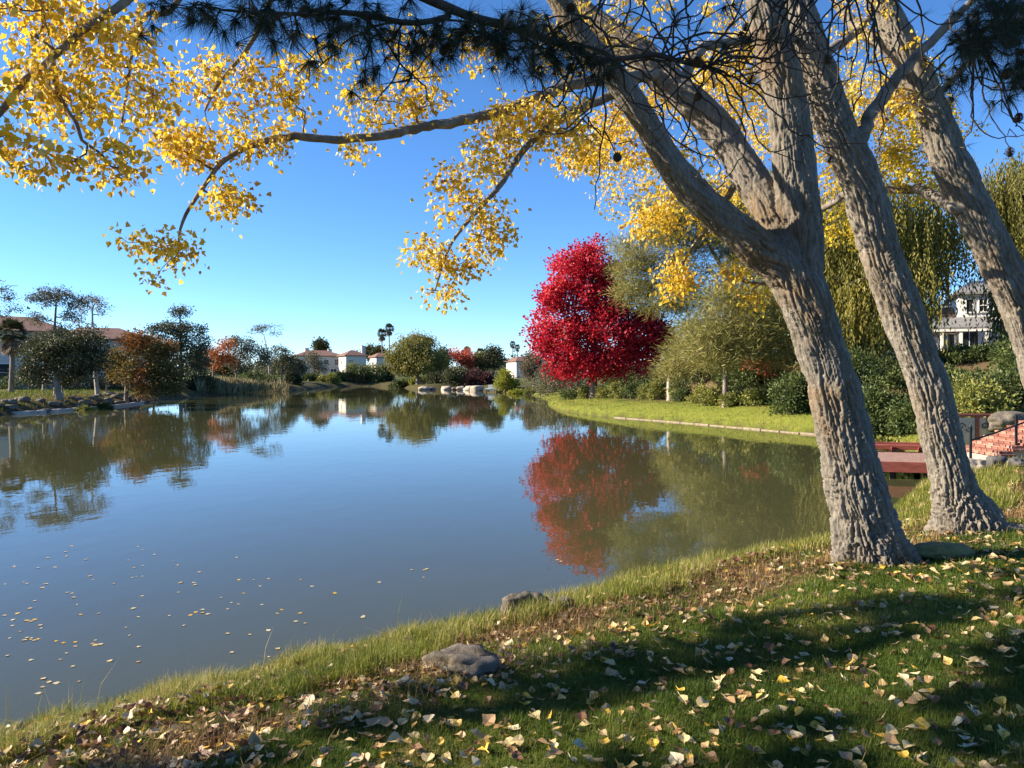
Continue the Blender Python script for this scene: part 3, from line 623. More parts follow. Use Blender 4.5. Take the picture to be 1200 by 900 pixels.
poplar('poplar_tree', 'grey poplar leaning in from the right edge with its foot out of view', b3,
    [[(1268, 640, 9.2, 90), (1260, 590, 9.2, 60), (1240, 500, 9.2, 47), (1216, 420, 9.2, 44), (1193, 355, 9.2, 42), (1167, 299, 9.2, 41), (1135, 233, 9.2, 41), (1111, 182, 9.2, 40), (1088, 121, 9.15, 38), (1060, 56, 9.1, 35), (1037, 9, 9.1, 32), (1000, -80, 9.0, 28)]],
    [[(1122, 245, 9.2, 17), (1098, 232, 9.5, 13), (1072, 222, 9.8, 11), (1045, 222, 10, 8), (1015, 208, 10.2, 5)],
     [(1066, 70, 9.1, 20), (1035, 52, 9.3, 17), (1008, 36, 9.6, 14), (980, 5, 9.9, 10)],
     [(1090, 120, 9.1, 9), (1120, 90, 9.0, 7), (1150, 60, 9.0, 5)]],
    [(1090, 160, 11.0, 55, 60, .8, 70), (990, 250, 10.8, 30, 40, .6, 26), (1010, 110, 11, 50, 60, .8, 44), (1045, 200, 10.0, 40, 36, .6, 46), (1065, 150, 9.7, 36, 36, .5, 34), (1010, 225, 10.3, 24, 20, .4, 12), (1090, 215, 9.8, 20, 22, .4, 12), (1025, 270, 10.3, 26, 22, .4, 9), (1075, 100, 9.5, 24, 30, .4, 14)],
    'poplar_leaf_green', 8, per=26, flare=.02, size=.048)

# ---------------------------------------------------------------- pines whose boughs hang into the picture
def needle_tufts(cen, axis, n, L, wd, rg, spread=.75):
    cen = np.repeat(cen, n, 0); ax = norm(np.repeat(axis, n, 0) * 1.0 + rg.normal(size=cen.shape) * spread)
    b = norm(np.cross(ax, rand_unit(len(cen), rg))); l = L * rg.uniform(.65, 1.15, len(cen))[:, None]
    st = cen + ax * .004
    V = np.stack([st - b * wd / 2, st + b * wd / 2, st + ax * l + np.array([0, 0, -.12]) * l], 1).reshape(-1, 3)
    return V, np.arange(len(V)).reshape(-1, 3)
def cone_mesh():
    mb = MB(); n = 7
    for i in range(7):
        z = i / 6; r = .030 * math.sin(math.pi * (.12 + .80 * z)) ** .7
        for k in range(n):
            a = k * 2 * math.pi / n + i * .45; c = np.array([math.cos(a) * r, math.sin(a) * r, -.085 * z]); d = np.array([math.cos(a), math.sin(a), -.1])
            e = np.array([-math.sin(a), math.cos(a), 0]) * .014
            mb.add(np.array([c * np.array([.35, .35, 1]), c + e + [0, 0, -.004], c + d * .012 + [0, 0, .004], c - e + [0, 0, -.004]]), np.array([[0, 1, 2], [0, 2, 3], [0, 3, 1], [1, 3, 2]]))
    mb.tube([(0, 0, .01), (0, 0, -.085)], [.008, .016], 6)
    return mb.mesh('pine_cone', M['cone'])
CONE = cone_mesh()
def big_pine(name, label, base, top, boughs, curls, tuft_px, crown, seed, ncones):
    rg = np.random.default_rng(seed); org = np.array(base); root = thing(name, label, 'tree', org)
    tp = spline(np.array([org - [0, 0, .3], org + (np.array(top) - org) * .4 + [.1, .1, 0], top]), .3); s = Skel()
    s.line(tp, np.linspace(.30, .06, len(tp))); s.ok[:8] = False
    V, F = tube(tp, np.linspace(.30, .06, len(tp)), 14); link('trunk', mesh_np('trunk', V - org, F, M['bark_far'], True), root)
    for q in boughs:
        z = spline(np.array(q, float), .08); z[:, :3] += np.stack([noise(z[:, :3] * 3, 50 + i) for i in range(3)], 1) * .05
        j = s.near(z[0, :3]); z = np.vstack([np.append(s.p[j], z[0, 3]), z])
        V, F = tube(z[:, :3], z[:, 3], 9); V += noise(V * 40, 61)[:, None] * .004
        link('bough', mesh_np('bough', V - org, F, M['bark_dark'], True), root); s.line(z[:, :3], z[:, 3])
    # thin bare curling twigs
    tv, tf, off, tips, tdir = [], [], 0, [], []
    for (x0, y0, D0, dx, dy, n) in curls:
        for _ in range(n):
            a = P(x0 + rg.uniform(-1, 1) * dx, y0 + rg.uniform(-1, 1) * dy, D0 + rg.uniform(-.25, .25)); j = s.near(a + rg.normal(size=3) * np.array([.22, .05, .03])); st = s.p[j].copy()
            d = norm((a - st)[None])[0] * .6 + np.array([rg.normal() * .5, rg.normal() * .35, -.25]); pts = [st]; L = np.linalg.norm(a - st); m = max(4, int(L / .045))
            for q in range(m): pts.append(st + (a - st) * (q + 1) / m + np.array([0, 0, .12 * L * math.sin(math.pi * (q + 1) / m)]))
            d = norm((pts[-1] - pts[-3])[None])[0]; turn = rg.normal(size=3) * .35; cur = pts[-1]
            for q in range(int(rg.integers(5, 15))):
                turn = turn * .85 + rg.normal(size=3) * .16; d = norm((d + turn * .5 + np.array([0, 0, .04]))[None])[0]; cur = cur + d * .04; pts.append(cur)
            pts = np.array(pts); pts[1:-1] += rg.normal(size=(len(pts) - 2, 3)) * .006
            r = np.linspace(.006, .0022, len(pts)); r = r * (1 + .25 * (rg.uniform(size=len(r)) > .8))
            v, f = tube(pts, r, 5); tv.append(v); tf.append(f[0] + off); off += len(v); tips.append(pts[-1]); tdir.append(pts[-1] - pts[-2])
            for e in range(int(rg.integers(0, 3))):                    # side spurs
                k = int(rg.integers(3, len(pts) - 1)); dd = norm((rand_unit(1, rg)[0] + (pts[k] - pts[k - 1]) * 8)[None])[0]
                pp = np.array([pts[k], pts[k] + dd * .05, pts[k] + dd * .09 + rg.normal(size=3) * .015, pts[k] + dd * .15 + rg.normal(size=3) * .03])
                v, f = tube(pp, np.linspace(.004, .002, 4), 4); tv.append(v); tf.append(f[0] + off); off += len(v)
                tips.append(pp[-1]); tdir.append(dd)
    if tv: link('twig', mesh_np('twig', np.concatenate(tv) - org, np.concatenate(tf), M['bark_dark'], True), root)['kind'] = 'stuff'
    # tufts in view
    tc = [P(x + u[0] * rx, y + u[1] * ry, D + u[2] * .3) for x, y, D, rx, ry, n in tuft_px for u in rg.normal(size=(n, 3)) * .55]
    s2n = s.n
    if tc: s.attach(np.array(tc), .07, .10, .0, -.03, rg)
    cen = np.array(crown(rg)); s.attach(cen, .3, .1, .3, .05, rg)
    V, F = s.tubes(.0032, .45, 6, skip_fixed=True); link('branch', mesh_np('branch', V - org, F, M['bark_dark'], True), root)['kind'] = 'stuff'
    vv, ff, tt, off = [], [], [], 0
    def put(V, F, t):
        nonlocal off
        vv.append(V); ff.append(F + off); tt.append(np.full(len(F), t) * rg.uniform(.6, 1.3, len(F))); off += len(V)
    if tc:
        tc = np.array(tc); put(*needle_tufts(tc, norm(rg.normal(size=tc.shape) * .5 + np.array([0.2, 0, -.5])), 80, .11, .0021, rg, .85), .4)
    if tips:
        k = rg.uniform(size=len(tips)) < .35; put(*needle_tufts(np.array(tips)[k], norm(np.array(tdir)[k]), 22, .085, .0017, rg, .6), .4)
    put(*needle_tufts(cen, norm(rg.normal(size=cen.shape) + np.array([0, 0, .5])), 150, .26, .014, rg, 1.2), .5)
    o = link('needles', mesh_np('needles', np.concatenate(vv) - org, np.concatenate(ff), M['pine_dark'], False, {'tint': np.clip(np.concatenate(tt), 0, 1)}), root); o['kind'] = 'stuff'
    allp = np.concatenate([tc, np.array(tips)]) if len(tips) else tc
    x, y = pix(allp); ok = np.where((x > 0) & (x < 1200) & (y > 5) & (y < 200))[0]
    for i in rg.choice(ok, min(ncones, len(ok)), False):
        c = link('cone', CONE, root, tuple(allp[i] - org)); c.rotation_euler = (rg.uniform(-.6, .6), rg.uniform(-.6, .6), rg.uniform(0, 6)); q_ = rg.uniform(.5, .72); c.scale = (q_, q_, q_ * .8)

def shade_crown(rg):  # crown out of view, its clumps shaped to shade the lawn
    out = []
    while len(out) < 2300:
        q = rg.uniform([-11.8, -4, 3.4], [-2.6, 7.2, 11.8]); t = (q[2] - 1.0) / math.tan(SUN_EL)
        hit = q[:2] - SUN_H * t; n = SUN_H[1] * q[0] - SUN_H[0] * q[1]
        if abs(q[0]) < .70 * q[1] + .5 and q[2] < 2.9 + .62 * max(q[1], .3): continue
        u = (q - np.array([-7.2, 2.0, 7.4])) / np.array([4.4, 5.2, 4.3]); rr = (u ** 2).sum()
        if rr > 1: continue
        nn = n + .16 * noise(np.array([[hit[0] * .8, 3.1, 0]]), 3)[0]
        if nn > min(6.3, 4.28 + .487 * (hit[0] + 1.1)) or (hit[0] > 3.4 and nn > 4.3): continue  # left open so bank, poplar trunks and left leaves stay sunlit
        if abs(nn - 3.52 - .43 * hit[0]) < .44 + .08 * noise(np.array([[hit[0] * 1.3, 0, 5]]), 6)[0]: continue  # gap cut in the crown to let a sunlit strip reach the lawn
        out.append(q)
    return out
def W(px, py, D, r): return list(P(px, py, D)) + [r]
bx, by = -7.2, .9
big_pine('pine_tree', 'dark pine bough with cones, needles and curling bare twigs across the top of the picture', (bx, by, gz(bx, by)), (-7.1, 1.3, 12.5),
    [[(-7.1, 1.1, 5.6, .07), (-4.8, 1.8, 5.5, .05), (-2.4, 2.4, 5.0, .034), W(300, -90, 3.2, .026), W(430, -30, 3.35, .023), W(520, 12, 3.5, .021), W(600, 38, 3.6, .019), W(660, 62, 3.7, .017), W(705, 74, 3.75, .013), W(760, 62, 3.8, .014), W(830, 70, 3.9, .007)],
     [W(430, -18, 3.35, .02), W(520, -40, 3.5, .018), W(640, -55, 3.7, .016), W(760, -40, 3.8, .014), W(880, -30, 3.9, .012), W(1000, -10, 4.0, .009), W(1090, -25, 4.1, .006)],
     [W(520, 22, 3.5, .014), W(470, 30, 3.3, .012), W(400, 15, 3.2, .010), W(330, 10, 3.1, .008), W(260, 5, 3.0, .005)]],
    [(745, 100, 3.8, 70, 80, 14), (850, 95, 3.9, 90, 80, 22), (960, 60, 4.0, 70, 70, 14), (660, 95, 3.6, 40, 30, 5), (880, 40, 3.9, 90, 40, 14), (760, 30, 3.8, 70, 40, 10), (560, 60, 3.5, 70, 26, 4), (450, 55, 3.3, 60, 26, 4), (1040, 50, 4.1, 50, 50, 6)],
    [(300, 12, 3.1, 85, 34, 44), (390, 25, 3.2, 60, 34, 34), (470, 40, 3.3, 60, 40, 30), (560, 42, 3.5, 80, 26, 56), (640, 62, 3.65, 55, 20, 46), (700, 82, 3.7, 26, 14, 10), (230, 10, 3.0, 40, 20, 8), (420, 80, 3.3, 60, 20, 8), (880, 20, 3.9, 80, 30, 7), (620, 20, 3.6, 60, 30, 14)],
    shade_crown, 21, 16)
def crown_right(rg):
    out = []
    while len(out) < 240:
        q = rg.uniform([2.6, -3, 5.4], [8.2, 3.0, 10]); u = (q - np.array([5.4, -.2, 7.4])) / np.array([2.8, 3.0, 2.6])
        if (u ** 2).sum() > 1 or (q[0] < .70 * q[1] + .4 and q[2] < 2.9 + .62 * max(q[1], .3)): continue
        out.append(q)
    return out
big_pine('pine_tree', 'dark pine bough hanging into the upper right corner before the blue sky', (5.6, -.6, gz(5.6, -.6)), (5.3, -.3, 10.5),
    [[(5.5, -.5, 5.4, .05), (4.2, 1.6, 5.3, .035), (3.2, 3.0, 5.1, .026), W(1260, -60, 4.0, .02), W(1190, 0, 4.1, .014), W(1140, 50, 4.2, .008)]],
    [(1160, 100, 4.1, 40, 40, 8), (1120, 60, 4.2, 40, 40, 6)],
    [(1180, 25, 4.0, 32, 34, 64), (1140, 45, 4.1, 30, 34, 48), (1190, 85, 4.1, 26, 26, 34), (1120, 90, 4.2, 18, 16, 7), (1160, -10, 4.0, 50, 20, 24)],
    crown_right, 24, 4)

# ---------------------------------------------------------------- right bank: trees, hedges, house
tree('red_maple', 'tall crimson maple at the edge of the right bank lawn', 'tree', (696, 64), [(695, 440, 64), (696, 410, 64), (694, 360, 64.3), (694, 305, 64.3)], .40,
     [(702, 428, 62.6, 24, 15, 1.2, 24), (680, 412, 62.6, 20, 18, 1.2, 20), (770, 408, 64, 18, 16, 1.4, 16), (692, 306, 64, 22, 24, 1.8, 38), (666, 320, 64, 22, 26, 1.8, 36), (712, 325, 64, 15, 26, 1.7, 24), (648, 352, 64, 15, 20, 1.4, 18), (638, 388, 64, 15, 26, 1.4, 24), (662, 402, 63.5, 26, 34, 2, 48), (716, 392, 63.3, 32, 36, 2.2, 62),
      (752, 388, 63.5, 30, 24, 2, 44), (777, 390, 64, 15, 18, 1.2, 24), (762, 374, 63.5, 16, 14, 1.3, 14), (735, 424, 63.3, 32, 17, 1.8, 34), (694, 362, 64.2, 32, 36, 2.4, 56), (648, 350, 64, 13, 16, 1.2, 13), (660, 432, 64, 20, 12, 1.4, 12), (715, 352, 63.6, 26, 24, 1.8, 30)],
     'red_leaf', .26, 78, .72, asp=.75, rt=.016, step=.6, seed=31)
def pine_tree_far(label, base, trunk, lobes, seed, **k):
    tree('pine_tree', label, 'tree', base, trunk, k.pop('r0', .2), lobes, 'pine_needle', .42, k.pop('per', 120), k.pop('crad', .85), kind='needle', asp=.10, bark=k.pop('bark', 'bark_pale'), seed=seed, up=.15, **k)
pine_tree_far('tall olive green pine standing behind the red maple and the two lower pines', (898, 50), [(893, 420, 50), (860, 340, 51), (815, 260, 52)], 
     [(745, 325, 52, 28, 36, 1.8, 36), (775, 290, 52, 36, 36, 2, 40), (820, 262, 52, 46, 34, 2.2, 44), (870, 280, 51, 46, 44, 2.4, 44), (835, 330, 51, 46, 40, 2.2, 40), (785, 345, 51, 40, 24, 2, 32), (905, 330, 50, 34, 50, 2.2, 34), (735, 290, 53, 14, 14, 1, 8), (890, 230, 51, 46, 36, 2, 40), (800, 235, 52, 46, 24, 2, 26), (765, 265, 52, 30, 26, 1.6, 20)], 32, r0=.26, per=170)
pine_tree_far('grey green wispy pine with a white trunk nearest the red maple', (785, 51), [(785, 440, 51), (800, 400, 51), (815, 370, 51)],
     [(806, 416, 51, 28, 16, 1.8, 26), (790, 436, 50.5, 20, 9, 1.3, 11), (822, 395, 51, 34, 22, 2, 30), (800, 425, 50, 26, 10, 1.4, 10)], 33, r0=.17)
pine_tree_far('low spreading grey green pine with a dark straight trunk right of the white trunked pine', (850, 43), [(850, 440, 43), (852, 400, 43), (860, 350, 43)],
     [(850, 412, 43, 50, 18, 2.0, 38), (880, 385, 43, 44, 22, 2.0, 36), (832, 385, 43, 30, 22, 2.0, 26), (855, 355, 43, 36, 18, 1.6, 24), (905, 415, 43, 26, 20, 1.4, 18), (825, 418, 42.5, 30, 10, 1.3, 10)], 34, bark='bark_far', r0=.17)
tree('willow', 'yellow green weeping willow behind the leaning poplar trunks', 'tree', (1000, 41), [(1003, 420, 41), (1010, 340, 41), (1020, 250, 41)], .34,
     [(935, 250, 42, 36, 50, 2, 24), (985, 280, 41, 40, 36, 2, 34), (1015, 235, 41, 44, 34, 2, 32), (1080, 245, 41, 36, 36, 2, 30), (1050, 320, 40, 34, 20, 1.6, 18), (965, 330, 40.5, 20, 30, 1.2, 16), (1010, 330, 39.5, 30, 24, 1, 16), (990, 375, 39.5, 30, 14, 1, 14), (1064, 300, 41, 20, 26, 1.4, 10)],
     'willow_leaf', .26, 19, 1.0, kind='willow', asp=.32, hang=(1.6, 4.8), seed=36, rt=.02, bare=[(1095, 362, 40, 28, 8, .5, 5)])
tree('willow', 'dark green weeping willow beside the white house at the right edge', 'tree', (1240, 40), [(1238, 400, 40), (1225, 300, 40), (1200, 230, 40)], .34,
     [(1195, 205, 41, 34, 24, 2, 30), (1190, 235, 40, 40, 36, 2, 34), (1230, 250, 40, 40, 46, 2, 34), (1192, 290, 40, 20, 34, 1.2, 18), (1182, 330, 40, 12, 20, .8, 8), (1158, 225, 40.5, 18, 22, 1, 7)],
     'willow_leaf', .26, 18, .9, kind='willow', asp=.32, hang=(1.2, 4.2), seed=37, rt=.02, tintsh=-.25)

def shrub(name, label, px, D, hw, h, leaf, seed, group=None, per=60, n=None, size=.12, cat='shrub', lift=.0, asp=.6, dx=None):
    """a bush hw pixels half wide and h pixels tall on the ground D metres away"""
    g = G(px, D); k = D / F_PX; rg = np.random.default_rng(seed); n = n or 26
    root = thing(name, label, cat, g, 0, group)
    u = rand_unit(n, rg) * (rg.uniform(.12, 1, n) ** .4)[:, None]; u[:, 2] = np.abs(u[:, 2])
    H = h * k; wv = hw * k; cen = g + u * np.array([wv, min(wv, dx or 9), H * .86]) + np.array([0, 0, .06 * H + lift]); cr = max(.12, min(wv, H) * .36)
    s = Skel(); s.line([g - [0, 0, .1], g + [0, 0, .1 * H]], [.03 * H, .02 * H]); s.attach(cen, .25, .1, .1, 0, rg)
    V, F = s.tubes(.008 + .002 * H, sides=5); link('stem', mesh_np('stem', V - g, F, M['bark_far'], True), root)
    p, idx, o = cluster(cen, cr, per, rg, .9); ax = norm(o + rg.normal(size=o.shape) * .4 * cr + np.array([0, 0, .2 * cr]))
    LV, LF = leaves(p, ax, size * rg.uniform(.6, 1.3, len(p)), asp, rand_unit(len(p), rg)); ct = rg.uniform(0, .55, n)
    f = link('foliage', mesh_np('foliage', LV - g, LF, M[leaf], False, {'tint': np.repeat(np.clip(ct[idx] + rg.uniform(0, .45, len(idx)), 0, 1), 2)}), root)
    return root
# hedge of round bushes along the top of the lawn
ORD = 'first second third fourth fifth sixth seventh eighth ninth tenth eleventh twelfth thirteenth fourteenth fifteenth sixteenth last'.split()
for i in range(17):
    t = i / 16; px = 672 + t * 262 + rng.uniform(-4, 4); D = max(66 - 34 * t, 42.5) + rng.uniform(-.6, .6)
    d = float(shore_d([PX(px, D)], [D])[0])
    near = ('left of the crimson maple trunk' if px < 692 else 'just right of the crimson maple trunk' if px < 740 else 'left of the white trunked pine' if px < 785 else 'between the two pine trunks' if px < 850 else 'right of the dark pine trunk')
    shrub('round_shrub', ORD[i] + ' from left in the row of round bushes, ' + near, px, D, 9 + 5 * t + rng.uniform(-2, 2), 17 + 9 * t + rng.uniform(-3, 3), 'shrub_leaf' if i % 4 else 'hedge_leaf', 100 + i, 'round bushes along the lawn top', 80, 22, .13)
for px, D, hw, h, lab, lf, sd_ in [
    (1030, 31, 34, 60, 'dark green bush on the slope between the two front poplar trunks, lower one', 'hedge_leaf', 140), (1072, 29.5, 30, 38, 'bright green low bush right behind the second poplar trunk', 'hedge_leaf', 141),
    (1112, 33, 36, 42, 'broad dark bush on the slope below the white house porch', 'hedge_leaf', 142), (1140, 29.5, 36, 46, 'lighter green bush directly above the scroll panel garden fence', 'shrub_leaf', 143), (1182, 31, 36, 40, 'green bush at the right edge above the brick steps', 'hedge_leaf', 144),
    (1000, 36, 36, 72, 'tall dark bush seen just right of the forked poplar trunk', 'hedge_leaf', 145), (1060, 38, 40, 32, 'dark hedge bush under the yellow willow', 'hedge_leaf', 146), (1120, 39, 40, 15, 'dark clipped bush in front of the porch posts', 'hedge_leaf', 147), (1165, 38, 36, 15, 'dark bush at the porch corner under the dark willow', 'hedge_leaf', 148),
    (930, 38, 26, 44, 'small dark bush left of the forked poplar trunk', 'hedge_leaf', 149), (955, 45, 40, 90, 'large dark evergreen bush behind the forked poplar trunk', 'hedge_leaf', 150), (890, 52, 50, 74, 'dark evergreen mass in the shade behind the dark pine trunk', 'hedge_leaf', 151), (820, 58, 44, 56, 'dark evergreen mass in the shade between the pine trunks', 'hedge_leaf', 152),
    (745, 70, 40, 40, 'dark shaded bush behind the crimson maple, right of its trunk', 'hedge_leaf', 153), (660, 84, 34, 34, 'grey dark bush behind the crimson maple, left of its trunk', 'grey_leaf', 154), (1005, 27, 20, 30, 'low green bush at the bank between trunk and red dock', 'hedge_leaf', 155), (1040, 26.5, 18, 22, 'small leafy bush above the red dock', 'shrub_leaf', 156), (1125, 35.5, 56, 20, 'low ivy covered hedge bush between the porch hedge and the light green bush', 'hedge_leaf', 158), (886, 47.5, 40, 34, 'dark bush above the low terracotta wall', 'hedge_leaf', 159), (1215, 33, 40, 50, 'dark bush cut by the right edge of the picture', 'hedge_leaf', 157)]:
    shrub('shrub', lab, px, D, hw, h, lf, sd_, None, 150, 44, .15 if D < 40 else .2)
tree('small_tree', 'small coral leaved tree behind the dark pine trunk', 'tree', (897, 46), [(897, 440, 46), (897, 425, 46)], .08, [(885, 428, 46, 18, 9, .8, 9), (905, 435, 46, 12, 8, .8, 6)], 'coral_leaf', .16, 40, .4, seed=61)
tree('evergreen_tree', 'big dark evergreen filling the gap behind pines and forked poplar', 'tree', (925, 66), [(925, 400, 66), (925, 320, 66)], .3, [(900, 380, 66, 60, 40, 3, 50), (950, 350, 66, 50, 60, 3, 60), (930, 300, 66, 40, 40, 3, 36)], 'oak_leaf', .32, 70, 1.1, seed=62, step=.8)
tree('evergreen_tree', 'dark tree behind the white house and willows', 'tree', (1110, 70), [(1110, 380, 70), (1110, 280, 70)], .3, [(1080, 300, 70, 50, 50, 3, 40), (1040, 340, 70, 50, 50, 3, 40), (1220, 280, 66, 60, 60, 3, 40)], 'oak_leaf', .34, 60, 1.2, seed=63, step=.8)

def prism_roof(w_, d_, h, over, t=.12, hip=0.0, along='x'):
    """gable or hipped roof centred on the origin, its eaves at z=0"""
    a, b = w_ / 2 + over, d_ / 2 + over; rx = a - hip
    if along == 'y': a, b = d_ / 2 + over, w_ / 2 + over; rx = a - hip
    V = [(-a, -b, 0), (a, -b, 0), (a, b, 0), (-a, b, 0), (-rx, 0, h), (rx, 0, h), (-a, -b, -t), (a, -b, -t), (a, b, -t), (-a, b, -t)]
    V = np.array(V, float)
    if along == 'y': V = np.stack([-V[:, 1], V[:, 0], V[:, 2]], 1)
    return V, [np.array([[0, 1, 5, 4], [2, 3, 4, 5], [6, 7, 1, 0], [7, 8, 2, 1], [8, 9, 3, 2], [9, 6, 0, 3], [9, 8, 7, 6]]), np.array([[1, 2, 5], [3, 0, 4]])]
def window(parent, c, w_, h, face=0.0, panes=(2, 1), frame='white_wood'):
    """window set on a wall that looks along local -Y turned by face"""
    f = MB(); t = .07
    f.box((0, 0, h / 2 + t / 2), (w_ + 2 * t, .09, t)); f.box((0, -.02, -h / 2 - t / 2), (w_ + 2 * t + .08, .13, t))
    for s in (-1, 1): f.box((s * (w_ / 2 + t / 2), 0, 0), (t, .09, h - .004))
    for i in range(1, panes[0]): f.box((-w_ / 2 + w_ * i / panes[0], 0, 0), (.04, .07, h - .004))
    for i in range(1, panes[1]):
        f.box((0, .004, -h / 2 + h * i / panes[1]), (w_ - .004, .06, .04))
    o = f.build('window', M[frame], parent, loc=c); o.rotation_euler = (0, 0, face)
    MB().box((0, .025, 0), (w_, .02, h)).build('pane', M['glass'], o); return o

def white_house():
    D = 47; x0 = PX(1130, D); z0 = 3.35
    r = thing('house', 'white two storey house with grey roofs and a porch behind the willows', 'house', (x0, D, z0), -.42)
    k = D / F_PX
    U = lambda px: PX(px, D) - x0
    Z = lambda py: CAM_Z - (py - HZ) * k - z0
    wl = MB(); wl.box(((U(1126) + U(1182)) / 2, 3.0, Z(345) / 2 - .5), (U(1182) - U(1126), 5.2, Z(345) + 1.0)); wl.build('wall', M['white_wood'], r)
    lw = MB(); lw.box(((U(958) + U(1126)) / 2 - .0015, 3.4, Z(388) / 2 - .5), (U(1126) - U(958) - .003, 4.8, Z(388) + 1.0)); lw.build('wall', M['white_wood'], r)
    V, F = prism_roof(U(1182) - U(1126), 5.2, .95, .35, .14, 1.2); MB().add(V + [(U(1126) + U(1182)) / 2, 3.0, Z(345) + .15], F).build('roof', M['roof_grey'], r)
    V, F = prism_roof(U(1126) - U(1030), 4.8, 1.6, .3, .14, 0); MB().add(V + [(U(1030) + U(1126)) / 2 - .36, 3.4, Z(388) + .15], F).build('roof', M['roof_tile'], r)
    # gable wing behind the yellow willow
    cx = (U(975) + U(1018)) / 2; ww = U(1018) - U(975); g = MB(); g.box((cx, .8, Z(392) / 2 - .5), (ww, 2.6, Z(392) + 1))
    g.add(np.array([[cx - ww / 2, -.5, Z(392)], [cx + ww / 2, -.5, Z(392)], [cx, -.5, Z(366)], [cx - ww / 2, 2.1, Z(392)], [cx + ww / 2, 2.1, Z(392)], [cx, 2.1, Z(366)]]), [np.array([[0, 1, 2], [5, 4, 3]]), np.array([[0, 2, 5, 3], [1, 4, 5, 2]])]); g.build('gable', M['white_wood'], r)
    V, F = prism_roof(ww, 2.6, Z(366) - Z(392) + .25, .22, .1, 0, 'y'); MB().add(V + [cx, .8, Z(392) - .02], F).build('roof', M['roof_grey'], r)
    window(r, (cx, -.56, Z(404)), 1.0, .9, 0, (3, 2))
    # porch
    pc = (U(1098) + U(1153)) / 2; pw = U(1153) - U(1098)
    V = np.array([[pc - pw / 2 - .2, -1.9, Z(385)], [pc + pw / 2 + .2, -1.9, Z(385)], [pc + pw / 2, .39, Z(371)], [pc - pw / 2, .39, Z(371)]]); V = np.vstack([V, V - [0, 0, .1]])
    MB().add(V, np.array([[0, 1, 2, 3], [7, 6, 5, 4], [4, 5, 1, 0], [5, 6, 2, 1], [6, 7, 3, 2], [7, 4, 0, 3]])).build('porch_roof', M['roof_grey'], r)
    MB().box((pc, -1.82, Z(388)), (pw + .3, .14, .2)).build('fascia', M['white_wood'], r)
    MB().box((pc, -.7, .05), (pw + .1, 2.3, .12)).build('porch_floor', M['deck_wood'], r)
    for px in (1104, 1123, 1148): MB().box((U(px), -1.75, (Z(390) + .11) / 2 + .02), (.16, .16, Z(390) - .15), bev=.02).build('post', M['white_wood'], r)
    for i in range(22): MB().box((U(1124) + .12 + i * (U(1148) - U(1124) - .2) / 21, -1.75, .48), (.035, .035, .70)).build('baluster', M['white_wood'], r)
    MB().box((U(1136), -1.75, .86), (U(1148) - U(1124) - .17, .07, .06)).build('rail', M['white_wood'], r)
    window(r, (U(1114), .95, Z(402)), .8, 1.2, 0, (2, 1)); window(r, (U(1136), .36, Z(402)), .9, 1.4, 0, (2, 1))
    window(r, (U(1136), .36, Z(358)), .32, .75, 0, (1, 1)); window(r, (U(1150), .36, Z(358)), .42, .75, 0, (2, 2)); window(r, (U(1170), .36, Z(405)), .8, 1.1, 0, (2, 2))
white_house()

# low terracotta wall beside the lawn path
g = G(893, 44); r = thing('garden_wall', 'low terracotta garden wall at the edge of the lawn behind the dark pine trunk', 'wall', g, .35)
for i in range(6):
    MB().box((-2.0 + i * .80, 0, .16), (.79, .22, .5), bev=.015).build('block', M['brick'], r); MB().box((-2.0 + i * .80, 0, .445), (.793, .30, .07), bev=.015).build('coping', M['concrete'], r)

# stone edging where the right lawn meets the water
def shore_run(y0, y1, step, xmin):
    m = [p for p in spline(SHORE[18:27], .2) if y0 <= p[1] <= y1 and p[0] > xmin]; out = [m[0]]
    for p in m:
        if np.linalg.norm(p - out[-1]) >= step: out.append(p)
    return out
run = shore_run(33.5, 47.5, 1.05, 3); r = thing('stone_edging', 'pale stone edging along the waterline of the right lawn', 'edging', (run[0][0], run[0][1], 0)); o0 = run[0]
for a, b in zip(run[:-1], run[1:]):
    c = (a + b) / 2 - o0; L = np.linalg.norm(b - a); an = math.atan2(b[1] - a[1], b[0] - a[0]); nrm = np.array([math.sin(an), -math.cos(an)])
    MB().box((c[0] + nrm[0] * .04, c[1] + nrm[1] * .04, -.02 + rng.uniform(-.02, .012)), (L * rng.uniform(.93, .985), .24, .15), an + rng.uniform(-.03, .03), .02).build('stone', M['sandstone'], r)

